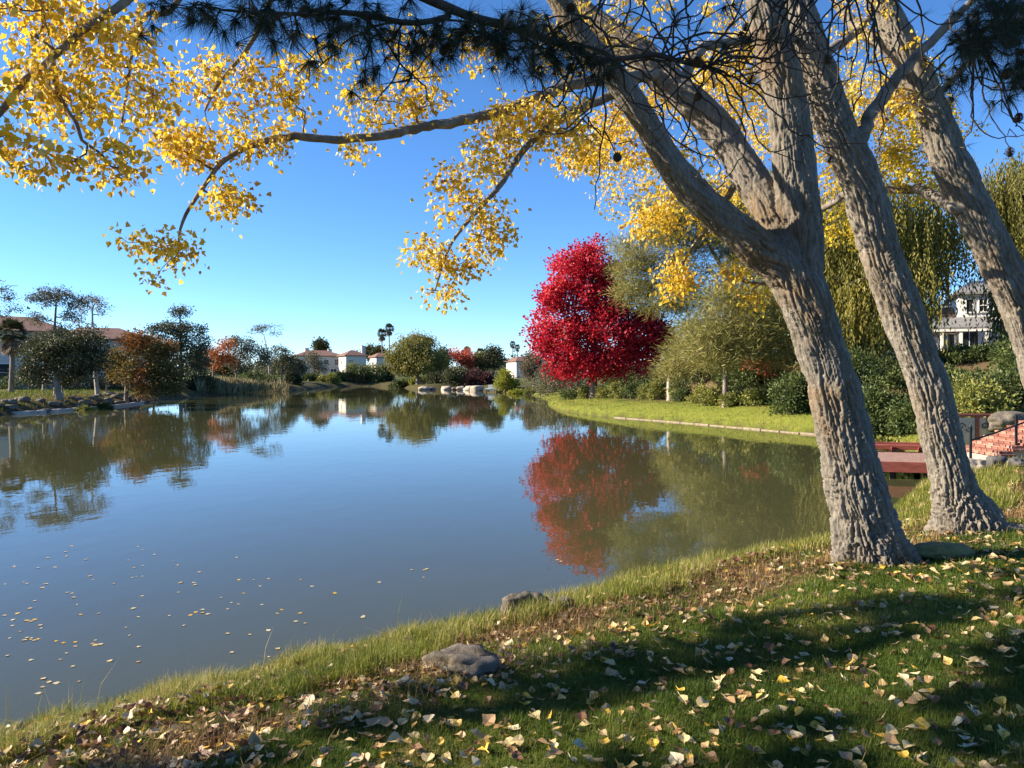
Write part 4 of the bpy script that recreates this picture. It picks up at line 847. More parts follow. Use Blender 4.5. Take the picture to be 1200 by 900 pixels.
# ---------------------------------------------------------------- red dock, brick steps, fence, rail, boulders
def dock():
    x0, x1, y0, y1 = 8.45, 11.2, 19.4, 22.5; zt = .44
    r = thing('dock', 'red painted wooden dock on the pond behind the poplar trunks', 'dock', (11.15 - (x1 - x0) / 2 * .966 + (y1 - y0) / 2 * .259, 19.3 + (x1 - x0) / 2 * .259 + (y1 - y0) / 2 * .966, 0), -.262); c = np.array([(x0 + x1) / 2, (y0 + y1) / 2, 0]); w_ = x1 - x0; d = y1 - y0
    n = 21
    for i in range(n): MB().box((0, -d / 2 + .06 + (i + .5) * (d - .12) / n, zt - .022), (w_ - .1, (d - .12) / n - .008, .04), bev=.004).build('plank', M['deck_wood'], r)
    MB().box((0, -d / 2 + .025, zt - .13), (w_ + .02, .05, .27), bev=.008).build('fascia', M['red_wood'], r)
    MB().box((0, d / 2 - .03, zt + .15), (w_ + .02, .06, .22), bev=.01).build('kerb_board', M['red_wood'], r)
    for s in (-1, 1): MB().box((s * (w_ / 2 - .022), 0, zt - .13), (.045, d - .12, .25), bev=.006).build('side_board', M['red_wood'], r)
    for q in (-.44, -.12, .20, .46): MB().box((q * w_, d / 2 - .12, zt + .065), (.12, .11, .13), bev=.01).build('block', M['red_wood'], r)
    MB().box((0, d / 2 - .35, zt + .19), (w_ - .1, .30, .05), bev=.008).build('seat_board', M['red_wood'], r)
    for sx in (-1, 0, 1):
        for sy in (-1, 1): MB().tube([(sx * (w_ / 2 - .25), sy * (d / 2 - .3), -.9), (sx * (w_ / 2 - .25), sy * (d / 2 - .3), zt - .05)], .08, 10).build('pile', M['bark_dark'], r)
dock()
def brick_steps():
    x0, yc, z0 = 11.35, 18.7, .76; n, run_, rise, wd = 6, .30, .125, 1.6
    r = thing('brick_steps', 'red brick steps climbing from the dock at the right edge', 'steps', (x0, yc, z0)); core = MB()
    bm = [[MB().box((0, 0, 0), d_, bev=.006).mesh('brick', M[q_]) for q_ in ('brick', 'brick', 'brick_dark', 'brick_pale')] for d_ in ((.092, .205, .06), (.205, .092, .06))]
    def brick(k, x, y, z, j=.006):
        o = link('brick', bm[k][int(rng.integers(4))], r, (x + rng.uniform(-j, j), y + rng.uniform(-j, j), z + rng.uniform(-.003, .003))); o.rotation_euler = (0, 0, rng.uniform(-.02, .02))
    ny = 7; cap = 260; cnt = 0
    for i in range(n):
        h = rise * (i + 1); x = i * run_
        core.box((x + run_ / 2 + (.0 if i < n - 1 else .4), 0, h / 2 - .30), (run_ - .01 + (0 if i < n - 1 else .8), wd - .03, h + .5))
        for c in range(3):
            for q in range(ny): brick(0, x + .05 + c * .103, -wd / 2 + .11 + q * (wd - .22) / (ny - 1), h - .02); cnt += 1
        for q in range(ny): brick(0, x - .002, -wd / 2 + .11 + q * (wd - .22) / (ny - 1), h - .088); cnt += 1
        for c in range(2): brick(1, x + .10 + c * .16, -wd / 2 - .012, h - .09); cnt += 1
    core.build('core', M['mortar'], r)
brick_steps()
def scroll(a0, cx, cz, s, n=26):
    t = np.linspace(0, 2.2 * math.pi, n); rr = s * (1 - t / (2.5 * math.pi)); return np.stack([cx + rr * np.cos(t + a0), np.full(n, -.035), cz + rr * np.sin(t + a0)], 1)
def fence():
    g = np.array([11.9, 20.7, 1.0]); r = thing('garden_fence', 'low terracotta framed garden fence with cream scrollwork panels beside the brick steps', 'fence', g)
    for i in range(5): MB().box((i * .62, 0, .02), (.09, .11, 1.06), bev=.01).build('post', M['red_wood'], r)
    MB().box((1.24, 0, .585), (2.66, .15, .07), bev=.012).build('top_rail', M['red_wood'], r)
    for i in range(4):
        p = MB().box((.31 + i * .62, .01, .02), (.528, .05, 1.0)).build('panel', M['concrete'], r)
        q = MB(); q.tube(scroll(0, .31 + i * .62 - .11, .28, .10), .011, 6); q.tube(scroll(math.pi, .31 + i * .62 + .11, .22, .10), .011, 6); q.build('scrollwork', M['black_metal'], p)
fence()
def handrail():
    a = np.array([10.75, 18.0, .80]); b = np.array([11.85, 18.05, 1.0]); r = thing('handrail', 'black metal handrail with two posts beside the brick steps', 'handrail', a)
    MB().box((0, 0, .29), (.045, .045, .75), bev=.006).build('post', M['black_metal'], r); MB().box(tuple(b - a + [0, 0, .30]), (.045, .045, .85), bev=.006).build('post', M['black_metal'], r)
    MB().tube([(0.0, 0, .33), (.55, .02, .50), (1.1, .05, .69), (1.75, .07, .91)], .021, 10).build('rail', M['black_metal'], r)
    MB().tube([(0, 0, .66), (0, 0, .70)], [.035, .02], 10).build('finial', M['black_metal'], r)
handrail()
def boulder(label, px, D, rx, ry, rz, mat, seed, group=None, name='boulder', loc=None, sink=.25, cat='rock', lod=4, rough=.3):
    p = np.array(loc) if loc is not None else G(px, D)
    import bmesh
    b = bmesh.new(); bmesh.ops.create_icosphere(b, subdivisions=lod, radius=1); V = np.array([v.co for v in b.verts]); F = np.array([[v.index for v in f.verts] for f in b.faces]); b.free()
    q = V * 1.1 + seed * 3.7; n1 = fbm(q, seed, 3); n2 = np.abs(noise(V * 2.3 + seed, seed + 5)); n3 = noise(V * 9 + seed, seed + 8)
    r_ = 1 + rough * n1 - .25 * n2 * rough * 2 + .045 * n3; V = V * r_[:, None]; V[:, 2] = np.where(V[:, 2] > .72, .72 + (V[:, 2] - .72) * .4, V[:, 2])
    V = V * np.array([rx, ry, rz]); V[:, 2] += rz * (1 - 2 * sink)
    a = seed * 1.3; V = np.stack([V[:, 0] * math.cos(a) - V[:, 1] * math.sin(a), V[:, 0] * math.sin(a) + V[:, 1] * math.cos(a), V[:, 2]], 1) if rx == ry else V
    o = link(name, mesh_np(name, V, F, M[mat], True), None, tuple(p)); return tag(o, label, cat, group)
boulder('large pale sandy boulder at the foot of the brick steps', 1140, 16.6, .36, .32, .22, 'rock_pale', 1)
boulder('small dark pointed rock between the pale boulder and right edge', 1167, 16.4, .20, .18, .19, 'rock_dark', 2)
boulder('small dark flat rock at the right end of the rock row by the steps', 1191, 16.2, .2, .18, .16, 'rock_dark', 3)
boulder('large weathered grey boulder above the brick steps', 0, 0, .62, .45, .30, 'rock', 4, loc=(13.35, 20.6, gz(13.35, 20.6) + .12))
boulder('squarish grey rock on the near bank at the waterline', 614, 6.42, .17, .14, .16, 'rock', 5, sink=.12, rough=.45)
boulder('lower grey rock right of the squarish rock on the near bank', 652, 6.45, .12, .11, .11, 'rock', 6, sink=.2, rough=.4)
boulder('flat grey rock half buried in litter at the top of the near bank', 545, 4.85, .28, .19, .10, 'rock', 7, sink=.35, rough=.6)
boulder('mossy mound-like stone on the lawn beside the poplar foot', 1106, 7.35, .30, .2, .12, 'moss', 8, sink=.35, rough=.18)

# ---------------------------------------------------------------- left bank and the far end of the pond
tree('bare_tree', 'thin nearly bare tree cut by the left edge of the picture', 'tree', (-14, 60), [(-10, 400, 60), (-6, 350, 60), (0, 328, 60)], .16, [(2, 345, 60, 16, 12, 1.2, 20), (16, 362, 60, 12, 5, 1, 9), (-14, 350, 60, 22, 16, 1.4, 12), (4, 368, 60, 16, 4, 1, 7)], 'grey_leaf', .12, 26, .36, seed=201, rt=.021, bare=[(6, 345, 60, 18, 18, 1, 16)])
tree('umbrella_tree', 'tall thin grey tree with flat umbrella crown, left of the bare topped one', 'tree', (66, 62), [(66, 425, 62), (64, 390, 62), (66, 352, 62)], .20, [(48, 352, 62, 13, 8, 1.2, 17), (80, 353, 62, 15, 9, 1.4, 19), (65, 345, 62, 16, 7, 1.4, 16), (44, 374, 62, 10, 5, .9, 10), (86, 370, 62, 9, 5, .9, 10), (95, 354, 62, 8, 3, .8, 4), (75, 387, 62, 13, 6, 1, 10)], 'grey_leaf', .13, 64, .42, seed=202, rt=.021)
tree('bare_tree', 'tall pale trunked tree with thinning top and one bare side limb', 'tree', (115, 65), [(111, 430, 65), (109, 395, 65), (108, 362, 65)], .20, [(99, 362, 65, 11, 9, 1.1, 16), (119, 358, 65, 9, 10, 1, 14), (108, 350, 65, 15, 4, 1.2, 12), (96, 378, 65, 9, 5, 1, 8), (118, 385, 65, 8, 6, .8, 5)], 'brown_leaf', .12, 32, .36, bark='bark_pale', seed=203, rt=.021, bare=[(108, 356, 65, 20, 12, 1.2, 18), (130, 379, 65, 3, 3, .2, 2)])
tree('oak_tree', 'low broad dark oak with a leaning trunk at the left water edge', 'tree', (69, 58), [(66, 445, 58), (62, 430, 58), (60, 412, 58)], .26, [(46, 415, 58, 20, 15, 1.6, 36), (72, 405, 58, 24, 15, 1.8, 46), (100, 402, 58, 18, 15, 1.5, 34), (106, 424, 58, 20, 15, 1.4, 34), (42, 436, 58, 15, 10, 1, 18), (84, 428, 58.5, 24, 14, 1.4, 30), (80, 445, 60, 30, 10, 1, 18)], 'oak_leaf', .19, 60, .55, seed=204, rt=.014)
tree('small_tree', 'small bright orange tree behind the pale trunk on the left bank', 'tree', (125, 70), [(125, 440, 70), (124, 428, 70)], .09, [(124, 424, 70, 9, 11, .8, 20)], 'orange_leaf', .17, 46, .4, seed=205)
tree('autumn_tree', 'spreading autumn tree in orange, olive and brown hanging over the left water edge', 'tree', (148, 66), [(149, 450, 66), (158, 425, 66), (165, 405, 66)], .2,
     [(160, 400, 66, 18, 8, 1.4, 34), (145, 418, 66, 18, 12, 1.4, 36), (178, 412, 66, 20, 12, 1.6, 40), (160, 438, 65, 18, 18, 1.4, 42), (192, 430, 66, 20, 18, 1.5, 46), (205, 452, 66, 12, 12, 1.2, 24), (176, 456, 65, 18, 10, 1.2, 30), (135, 436, 66, 12, 10, 1, 16), (195, 408, 66, 14, 8, 1, 16)],
     'autumn_leaf', .19, 52, .55, seed=206, rt=.013, tgrad=lambda c: np.where((pix(c)[1] < 408) | ((pix(c)[0] < 172) & (pix(c)[0] > 160) & (pix(c)[1] > 425)), .42, np.where(pix(c)[0] > 180, -.12, .06)))
tree('grey_tree', 'dark grey green tree with a tufted tip behind the autumn tree', 'tree', (212, 93), [(212, 420, 93), (211, 390, 93), (211, 364, 93)], .24, [(211, 366, 93, 10, 5, 1, 14), (207, 384, 93, 17, 9, 2, 32), (188, 388, 93, 16, 7, 1.6, 22), (224, 400, 93, 18, 12, 2, 36), (198, 402, 93, 20, 12, 2, 36), (234, 388, 93, 7, 7, 1, 8), (222, 422, 93, 22, 12, 2, 34), (240, 405, 93, 6, 9, 1, 9)], 'oak_leaf', .22, 54, .6, seed=207, rt=.015, tintsh=.12)
tree('orange_tree', 'rounded orange tree behind the reeds on the left shore', 'tree', (250, 104), [(250, 430, 104), (252, 410, 104)], .2, [(252, 416, 104, 12, 10, 1.6, 28), (266, 404, 104, 7, 8, 1.2, 16), (262, 424, 104, 14, 9, 1.6, 24)], 'orange_leaf', .26, 40, .7, seed=208)
tree('purple_tree', 'small dull purple tree behind the reeds, left of the orange one', 'tree', (240, 96), [(240, 440, 96), (240, 425, 96)], .12, [(238, 424, 96, 10, 10, 1.3, 24)], 'brown_leaf', .22, 36, .55, seed=209)
tree('grey_tree', 'broad grey green tree on the left shore just right of the orange tree', 'tree', (277, 113), [(277, 440, 113), (282, 415, 113), (284, 398, 113)], .2, [(284, 405, 113, 16, 12, 2, 40), (276, 424, 113, 14, 12, 2, 30), (300, 418, 113, 16, 16, 2, 42)], 'grey_leaf', .24, 46, .65, seed=210, rt=.014)
tree('umbrella_tree', 'pale stemmed tree with a high open umbrella crown near the white houses', 'tree', (316, 125), [(315, 430, 125), (313, 410, 125), (309, 392, 125)], .17, [(302, 386, 125, 10, 4, 1.2, 14), (316, 384, 125, 14, 4, 1.4, 15), (322, 390, 125, 7, 3, 1, 6)], 'grey_leaf', .2, 26, .5, bark='bark_pale', seed=211, rt=.014)
tree('oak_tree', 'dark dense oak left of the white houses at the far shore', 'tree', (330, 131), [(330, 440, 131), (330, 415, 131)], .2, [(328, 416, 131, 14, 11, 2, 36), (338, 428, 131, 10, 12, 1.6, 26), (320, 430, 131, 12, 10, 1.4, 20)], 'oak_leaf', .24, 48, .65, seed=212, tintsh=.1)
tree('small_tree', 'grey olive tree in front of the white house facade', 'tree', (368, 168), [(368, 435, 168), (368, 420, 168)], .18, [(366, 421, 168, 11, 8, 2, 30), (372, 430, 168, 11, 8, 1.8, 26)], 'grey_leaf', .3, 40, .9, seed=213)
tree('willow', 'big round pale green willow at the far end of the pond', 'tree', (490, 142), [(489, 435, 142), (488, 412, 142)], .4, [(486, 405, 142, 24, 13, 3.6, 60), (466, 421, 141, 12, 14, 2.4, 36), (492, 422, 140, 24, 17, 3.2, 64), (512, 425, 143, 12, 14, 2.4, 34)], 'willow_leaf', .46, 66, 1.15, droop=1.3, asp=.42, seed=214, rt=.03, tintsh=-.12)
tree('willow', 'half dark willow-like round tree leaning over the far shore water', 'tree', (428, 170), [(428, 440, 170), (428, 430, 170)], .3, [(420, 434, 170, 14, 9, 2.4, 36), (438, 436, 170, 15, 9, 2.6, 40), (408, 440, 170, 8, 8, 1.6, 18)], 'shrub_leaf', .44, 60, 1.05, droop=1.2, asp=.42, seed=215, rt=.03, tintsh=-.3)
tree('coral_tree', 'coral red tree right of the big willow', 'tree', (541, 150), [(541, 435, 150), (541, 420, 150)], .2, [(540, 418, 150, 14, 8, 2.2, 44), (548, 427, 150, 9, 6, 1.6, 20)], 'coral_leaf', .36, 46, .9, seed=216)
for i, (px, py, D, rx, ry, lf, lab) in enumerate([(517, 424, 150, 12, 18, 'oak_leaf', 'dark tree directly behind the right side of the big willow'), (560, 425, 152, 9, 12, 'shrub_leaf', 'pale green tree between the coral tree and the tall dark one'), (578, 418, 150, 13, 13, 'oak_leaf', 'tall dark tree behind the yellow green bush'),
        (626, 428, 118, 17, 17, 'brown_leaf', 'broad grey brown tree left of the crimson maple'), (645, 436, 108, 16, 11, 'grey_leaf', 'dull grey tree just left of the crimson maple'), (434, 413, 240, 7, 5, 'oak_leaf', 'dark rounded tree behind the white chimney'), (444, 414, 236, 6, 6, 'oak_leaf', 'dark rounded tree between the chimney and the twin palms'), (376, 405, 235, 4, 4, 'oak_leaf', 'small dark tree top over the far roof'), (232, 420, 128, 20, 14, 'oak_leaf', 'dark evergreen far behind the tufted grey green tree'), (180, 420, 112, 22, 16, 'oak_leaf', 'dark evergreen behind the autumn tree'), (268, 430, 140, 18, 9, 'oak_leaf', 'low dark tree behind the orange tree'), (140, 412, 108, 16, 14, 'grey_leaf', 'grey olive tree between the pale trunk and the autumn tree'), (345, 428, 150, 12, 10, 'grey_leaf', 'grey olive tree at the left end of the white houses'), (90, 420, 100, 20, 16, 'oak_leaf', 'dark tree in front of the second left house'), (52, 402, 70, 20, 13, 'grey_leaf', 'airy grey olive tree in front of the left house'), (150, 402, 96, 18, 10, 'grey_leaf', 'grey olive tree whose top shows over the autumn tree')]):
    tree('background_tree', lab, 'tree', (px, D), [(px, (py + 440) / 2, D), (px, py, D)], .2, [(px - rx * .3, py + ry * .3, D, rx * .75, ry * .7, 2, 30), (px + rx * .35, py + ry * .35, D, rx * .65, ry * .65, 2, 24), (px, py - ry * .35, D, rx * .6, ry * .55, 1.8, 22)], lf, .0026 * D, 44, .0062 * D, seed=220 + i)
for i, (px, D, hw, h, lf, lab) in enumerate([(470, 147, 12, 9, 'hedge_leaf', 'low dark bush at the water below the left side of the big willow'), (512, 137, 12, 13, 'oak_leaf', 'dark bush at the water right of the big willow trunk'), (490, 146, 12, 7, 'shrub_leaf', 'low green bush under the big willow'), (398, 171, 11, 11, 'hedge_leaf', 'dark hedge bush below the white house wing'), (362, 163, 14, 8, 'hedge_leaf', 'low dark hedge left of the grey olive tree by the white house'), (420, 169, 12, 13, 'oak_leaf', 'dark bush at the foot of the half dark round tree'), (592, 112, 14, 27, 'lime_leaf', 'bright yellow green bush beside the small white dock'), (533, 134, 18, 20, 'oak_leaf', 'dark low bush left of the far rocks'), (555, 133, 14, 17, 'plum_leaf', 'dull plum coloured bush behind the far rocks'), (570, 132, 8, 14, 'plum_leaf', 'small plum coloured bush beside the small white dock'),
        (452, 171, 9, 18, 'oak_leaf', 'dark bush at the waterline left of the big willow'), (344, 131, 9, 11, 'oak_leaf', 'small dark bush at the shore left of the white houses'), (385, 160, 12, 9, 'shrub_leaf', 'low bush under the white house facade'), (605, 104, 9, 8, 'lime_leaf', 'low lime green bush on the far lawn'), (622, 98, 8, 8, 'shrub_leaf', 'small round bush on the far lawn'), (640, 92, 10, 10, 'shrub_leaf', 'round bush on the lawn left of the maple'),
        (100, 57, 11, 10, 'shrub_leaf', 'low green bush at the foot of the pale trunk on the left bank'), (121, 60, 9, 10, 'hedge_leaf', 'low dark bush between the pale trunk and the autumn tree'), (28, 75, 30, 22, 'hedge_leaf', 'dark hedge below the left house'), (90, 76, 34, 26, 'oak_leaf', 'dark hedge behind the low oak'), (140, 80, 26, 24, 'oak_leaf', 'dark bush in the shade under the autumn tree'), (232, 95, 18, 20, 'oak_leaf', 'dark bush between the autumn tree and the reeds'), (300, 123, 26, 12, 'hedge_leaf', 'dark hedge behind the reeds')]):
    shrub('shrub', lab, px, D, hw, h, lf, 240 + i, None, 90, 34, .0024 * D)

def fan_palm(label, px, D, py, r, skirt, seed, group=None, tr=.17):
    g = G(px, D); top = P(px, py, D); rg = np.random.default_rng(seed); root = thing('palm_tree', label, 'palm tree', g, 0, group); H = top[2] - g[2]
    z = np.linspace(-.2, H, 22); V, F = tube(np.stack([.12 * np.sin(z * .4), 0 * z, z], 1), tr * (1.25 - .35 * z / H) * (1 + .06 * np.sin(z * 9)), 10); link('trunk', mesh_np('trunk', V, F, M['bark_far'], True), root)
    def frond(d, L, droop, mat, name):
        d = d / np.linalg.norm(d); side = np.cross(d, [0, 0, 1.]); side /= np.linalg.norm(side) + 1e-9; c0 = np.array([.12 * math.sin(H * .4), 0, H]); c1 = c0 + d * L * .45; n = 13; V = [c0 - side * .02, c0 + side * .02, c1]; F = [[0, 1, 2]]
        for q in range(n):
            a = (q / (n - 1) - .5) * 2.6; tip = c1 + (d * math.cos(a) + side * math.sin(a)) * L * .55 * (1 - .18 * abs(a)); tip[2] -= droop * L * (.25 + .1 * abs(a)); e = side * math.cos(a) * L * .05 - d * math.sin(a) * L * .05
            m = (c1 + tip) / 2 + [0, 0, .03 * L]; i = len(V); V += [m - e, m + e, tip]; F += [[2, i, i + 1], [i, i + 2, i + 1]]
        link(name, mesh_np(name, np.array(V), np.array(F), M[mat], False, {'tint': np.full(len(F), rg.uniform())}), root)
    for q in range(44):
        a = q * 2.39996; e = 1.25 - 1.75 * (q / 43); frond(np.array([math.cos(a) * math.cos(e), math.sin(a) * math.cos(e), math.sin(e)]), r * rg.uniform(.85, 1.1), .5 - .3 * math.sin(e), 'palm_leaf', 'frond')
    for q in range(skirt):
        a = q * 2.39996; e = -1.05 - .35 * rg.uniform(); frond(np.array([math.cos(a) * math.cos(e), math.sin(a) * math.cos(e), math.sin(e)]), r * rg.uniform(1.0, 1.5), .2, 'dead_frond', 'dead_frond')
fan_palm('palm with a brown skirt of dead fronds in front of the left house', 13, 63, 390, 1.45, 22, 301)
fan_palm('left and shorter of the twin tall palms beside the big willow', 448, 226, 391, 1.9, 8, 302, 'twin tall palms')
fan_palm('right and taller of the twin tall palms beside the big willow', 456.5, 230, 385, 1.9, 8, 303, 'twin tall palms')
fan_palm('tiny distant palm left of the crimson maple, the taller of two', 601, 320, 403, 1.7, 4, 304, 'distant palms')
fan_palm('tiny distant palm left of the crimson maple, the shorter of two', 606.5, 310, 407, 1.6, 4, 305, 'distant palms')
fan_palm('distant palm top over the coral red tree', 547, 250, 411, 1.8, 3, 306, 'distant palms')
fan_palm('distant palm top right of the coral red tree', 563, 240, 413, 1.8, 3, 307, 'distant palms')

def tile_house(name, label, px, D, w_, d, eave_py, rise, rot, hip, wins, wall='stucco', chim=(), group=None, base=None):
    g = G(px, D); r = thing(name, label, 'house', g, rot, group); H = CAM_Z - (eave_py - HZ) * D / F_PX - g[2]
    MB().box((0, 0, H / 2 - .4), (w_, d, H + .8)).build('wall', M[wall], r)
    V, F = prism_roof(w_, d, rise, .45, .16, hip); rf = MB().add(V + [0, 0, H + .17], F).build('roof', M['roof_tile'], r)
    for cx, cy, ch in chim:
        MB().box((cx, cy, H + ch / 2), (.95, .8, ch + .4), bev=.03).build('chimney', M['stucco'], rf); MB().box((cx, cy, H + ch + .26), (1.15, 1.0, .12)).build('chimney_cap', M['stucco_grey'], rf)
    for x, zz, ww, hh, side in wins:
        if side == 'f': window(r, (x, -d / 2 - .03, H * zz), ww, hh, 0, (2, 2))
        elif side == 'l': window(r, (-w_ / 2 - .03, x, H * zz), ww, hh, -math.pi / 2, (2, 1))
        else: window(r, (w_ / 2 + .03, x, H * zz), ww, hh, math.pi / 2, (2, 1))
    return r
tile_house('house', 'cream two storey house with red tiled roof behind the skirted palm', 8, 82, 10.5, 9, 391, 1.7, math.radians(38), 3.6, [(-3.6, .72, 1.3, 1.4, 'f'), (2.4, .74, 1.2, 1.5, 'f'), (-1, .28, 2.2, 1.7, 'f'), (2.6, .25, 1.4, 1.7, 'f')])
tile_house('house', 'cream house showing only its tiled roof behind the pale trunked tree', 118, 94, 10, 8, 400, 1.5, math.radians(30), 3.4, [(-2, .7, 1.2, 1.3, 'f'), (2, .7, 1.2, 1.3, 'f')])
tile_house('house', 'long white house with red tiled roof at the far shore', 372, 196, 11.5, 9, 418, 1.45, math.radians(24), 4.0, [(-4.2, .75, 1.1, 1.1, 'f'), (-1.6, .75, 1.1, 1.1, 'f'), (1.4, .75, 1.1, 1.1, 'f'), (4.0, .75, 1.0, 1.4, 'f'), (-4.2, .3, 1.2, 2.2, 'f'), (-.8, .3, 1.4, 2.0, 'f'), (3.2, .3, 1.4, 1.7, 'f')], 'stucco', [(-2.5, 1, 1.9), (3.4, 1.5, 1.7)], 'white houses at the far shore')
tile_house('house', 'white house wing with a sunlit end wall and tall chimney at the far shore', 413, 190, 5.2, 5.2, 417.5, 1.35, math.radians(32), 2.6, [(-1.3, .74, 1.0, 1.1, 'f'), (.6, .74, .6, 1.0, 'l')], 'stucco', [(2.6, -.5, 2.3)], 'white houses at the far shore')
tile_house('house', 'small sunlit cream house below the twin palms', 446, 205, 4.2, 5, 419, 1.1, math.radians(30), 2.0, [(0, .7, .9, 1.0, 'l')], 'stucco', (), 'white houses at the far shore')
tile_house('house', 'distant cream house with red roof behind the small white dock', 612, 215, 7, 6, 424, 1.3, math.radians(28), 2.5, [(0, .7, 1.0, 1.0, 'f')], 'stucco')

# reeds on the left shore
def reeds():
    rg = np.random.default_rng(41); n = 9000; t = rg.uniform(0, 1, n); px = 232 + t * 106; D = 95 + t * 22 + rg.normal(size=n) * 1.4; x = (px - 600) / F_PX * D; d = shore_d(x, D); k = (d > -.25) & (d < 4.0); x, D = x[k], D[k]; n = len(x)
    p = np.stack([x, D, ground(x, D, fine=False) - .05], 1); ax = norm(np.stack([rg.normal(size=n) * .16, rg.normal(size=n) * .16, np.ones(n)], 1))
    V, F = leaves(p, ax, rg.uniform(.9, 1.9, n), .075, rand_unit(n, rg), 0, .6)
    tag(link('reed_bed', mesh_np('reed_bed', V, F, M['reed'], False, {'tint': np.repeat(rg.uniform(0, 1, n), 2)})), 'pale reed bed along the left shore', None, None, 'stuff')
reeds()
def distant_wood():
    rg = np.random.default_rng(42); n = 2600; a = np.radians(rg.uniform(-46, 40, n)); R = rg.uniform(255, 330, n); x = R * np.sin(a); y = R * np.cos(a)
    h = 4.2 + 2.6 * noise(np.stack([a * 26, 0 * a, 0 * a], 1), 3) + 1.2 * noise(np.stack([a * 90, 0 * a, 0 * a + 4], 1), 5)
    c = np.stack([x, y, 1.2 + h * rg.uniform(0.05, 1, n) ** .7], 1); p, idx, o = cluster(c, 1.9, 22, rg, .8)
    V, F = leaves(p, norm(o + rg.normal(size=o.shape)), .85 * rg.uniform(.6, 1.3, len(p)), .7, rand_unit(len(p), rg))
    tag(link('distant_wood', mesh_np('distant_wood', V, F, M['oak_leaf'], False, {'tint': np.repeat(np.clip(rg.uniform(0, .6, n)[idx] + rg.uniform(0, .5, len(p)), 0, 1), 2)})), 'far off dark tree line beyond the houses', None, None, 'stuff')
distant_wood()
# rocks along the left shore and at the far end
for i in range(46):
    py = 486 - 24 * (i / 45) + rng.uniform(-1, 1); D = 47 + 24 * (i / 45) ** 1.1; xs = [p for p in _sh if abs(p[1] - D) < 1.0 and p[0] < -25]
    if not xs: continue
    q = xs[0]; off = rng.uniform(-.1, 2.4); x = q[0] - off; y = q[1] + rng.uniform(-.5, .5); s_ = rng.uniform(.18, .55)
    boulder('dark rock lying along the left shore by the water', 0, 0, s_, s_ * rng.uniform(.7, 1), s_ * .55, 'rock_dark' if rng.uniform() < .6 else 'rock', 300 + i, 'dark rocks along the left shore', 'shore_rock', (x, y, gz(x, y)), .3, lod=2)
for i, (px, D, s_, mt, lab) in enumerate([(497, 127, .8, 'rock_pale', 'pale flat rock at the far waterline below the big willow'), (506, 128, .5, 'rock', 'grey rock right of the pale flat rock at the far shore'), (523, 128.5, .7, 'rock_pale', 'pale rock in the middle of the far rock row'), (533, 128, .5, 'rock', 'small rock in the far rock row under the dark bush'), (541, 127, .7, 'rock_pale', 'pale rock under the plum coloured bush'), (551, 125, .8, 'rock_pale', 'sunlit tawny rock left of the small white dock'), (560, 122, .9, 'rock_pale', 'tall tawny rock beside the small white dock')]):
    x = PX(px, D); boulder(lab, 0, 0, s_ * 1.3, s_, s_ * .7, mt, 380 + i, 'rocks at the far shore', 'shore_rock', (x, D, max(.05, gz(x, D))), .3, lod=3)
# grey kerb slabs at the left waterline
m = [p for p in _sh if 50 < p[1] < 72 and p[0] < -25][::-1]; m = m if m[0][1] < m[-1][1] else m[::-1]; pts = [m[0]]
for p in m:
    if np.linalg.norm(p - pts[-1]) > 1.8: pts.append(p)
r = thing('stone_edging', 'grey stone edging along the waterline of the left bank', 'edging', (pts[0][0], pts[0][1], 0)); o0 = pts[0]
for a, b in zip(pts[:-1], pts[1:]):
    c = (a + b) / 2 - o0; MB().box((c[0], c[1], .06), (np.linalg.norm(b - a) * .97, .38, .24), math.atan2(b[1] - a[1], b[0] - a[0]), .03).build('stone', M['concrete'], r)
# lamp post, white dock, crows
g = G(73, 59.5); r = thing('lamp_post', 'slim grey lamp post beside the low oak on the left bank', 'lamp post', g)
mb = MB(); mb.tube([(0, 0, -.1), (0, 0, .25), (0, 0, .3), (0, 0, 2.7)], [.11, .11, .06, .05], 10); mb.build('pole', M['grey_metal'], r)
mb = MB(); mb.tube([(0, 0, 2.7), (0, 0, 2.78), (0, 0, 3.05)], [.07, .09, .15], 8); mb.build('lantern', M['glass'], r); MB().tube([(0, 0, 3.052), (0, 0, 3.11), (0, 0, 3.2)], [.18, .14, .02], 8).build('lantern_cap', M['black_metal'], r)
x = PX(576, 112); r = thing('small_dock', 'small white dock with a white box seat beside the yellow green bush', 'dock', (x, 112, 0))
for i in range(7): MB().box((0, -.6 + i * .2, .52), (1.7, .185, .05)).build('plank', M['white_wood'], r)
for sx in (-.75, .75):
    for sy in (-.55, .55): MB().tube([(sx, sy, -.6), (sx, sy, .49)], .07, 8).build('pile', M['bark_dark'], r)
MB().box((0, -.72, .40), (1.72, .05, .14)).build('fascia', M['white_wood'], r); MB().box((0, .1, .80), (1.0, .5, .5), bev=.03).build('seat', M['white_wood'], r)
def crow(label, px, py, D, rz):
    r = thing('crow', label, 'bird', P(px, py, D), rz, 'crows perched in the left trees'); k = 1.0
    mb = MB(); mb.tube([(-.24, 0, .05), (-.14, 0, .09), (0, 0, .13), (.09, 0, .18), (.14, 0, .24), (.19, 0, .25)], [.012, .05, .075, .065, .045, .03], 8); mb.build('body', M['bird'], r, True)
    MB().tube([(.20, 0, .245), (.27, 0, .235)], [.018, .004], 6).build('beak', M['bird'], r)
    for s in (-1, 1):
        MB().box((-.06, s * .07, .12), (.24, .015, .09), 0, .005).build('wing', M['bird'], r); MB().tube([(0, s * .03, .08), (.01, s * .03, 0)], .008, 5).build('leg', M['bird'], r)
    MB().box((-.30, 0, .04), (.16, .06, .012)).build('tail', M['bird'], r)
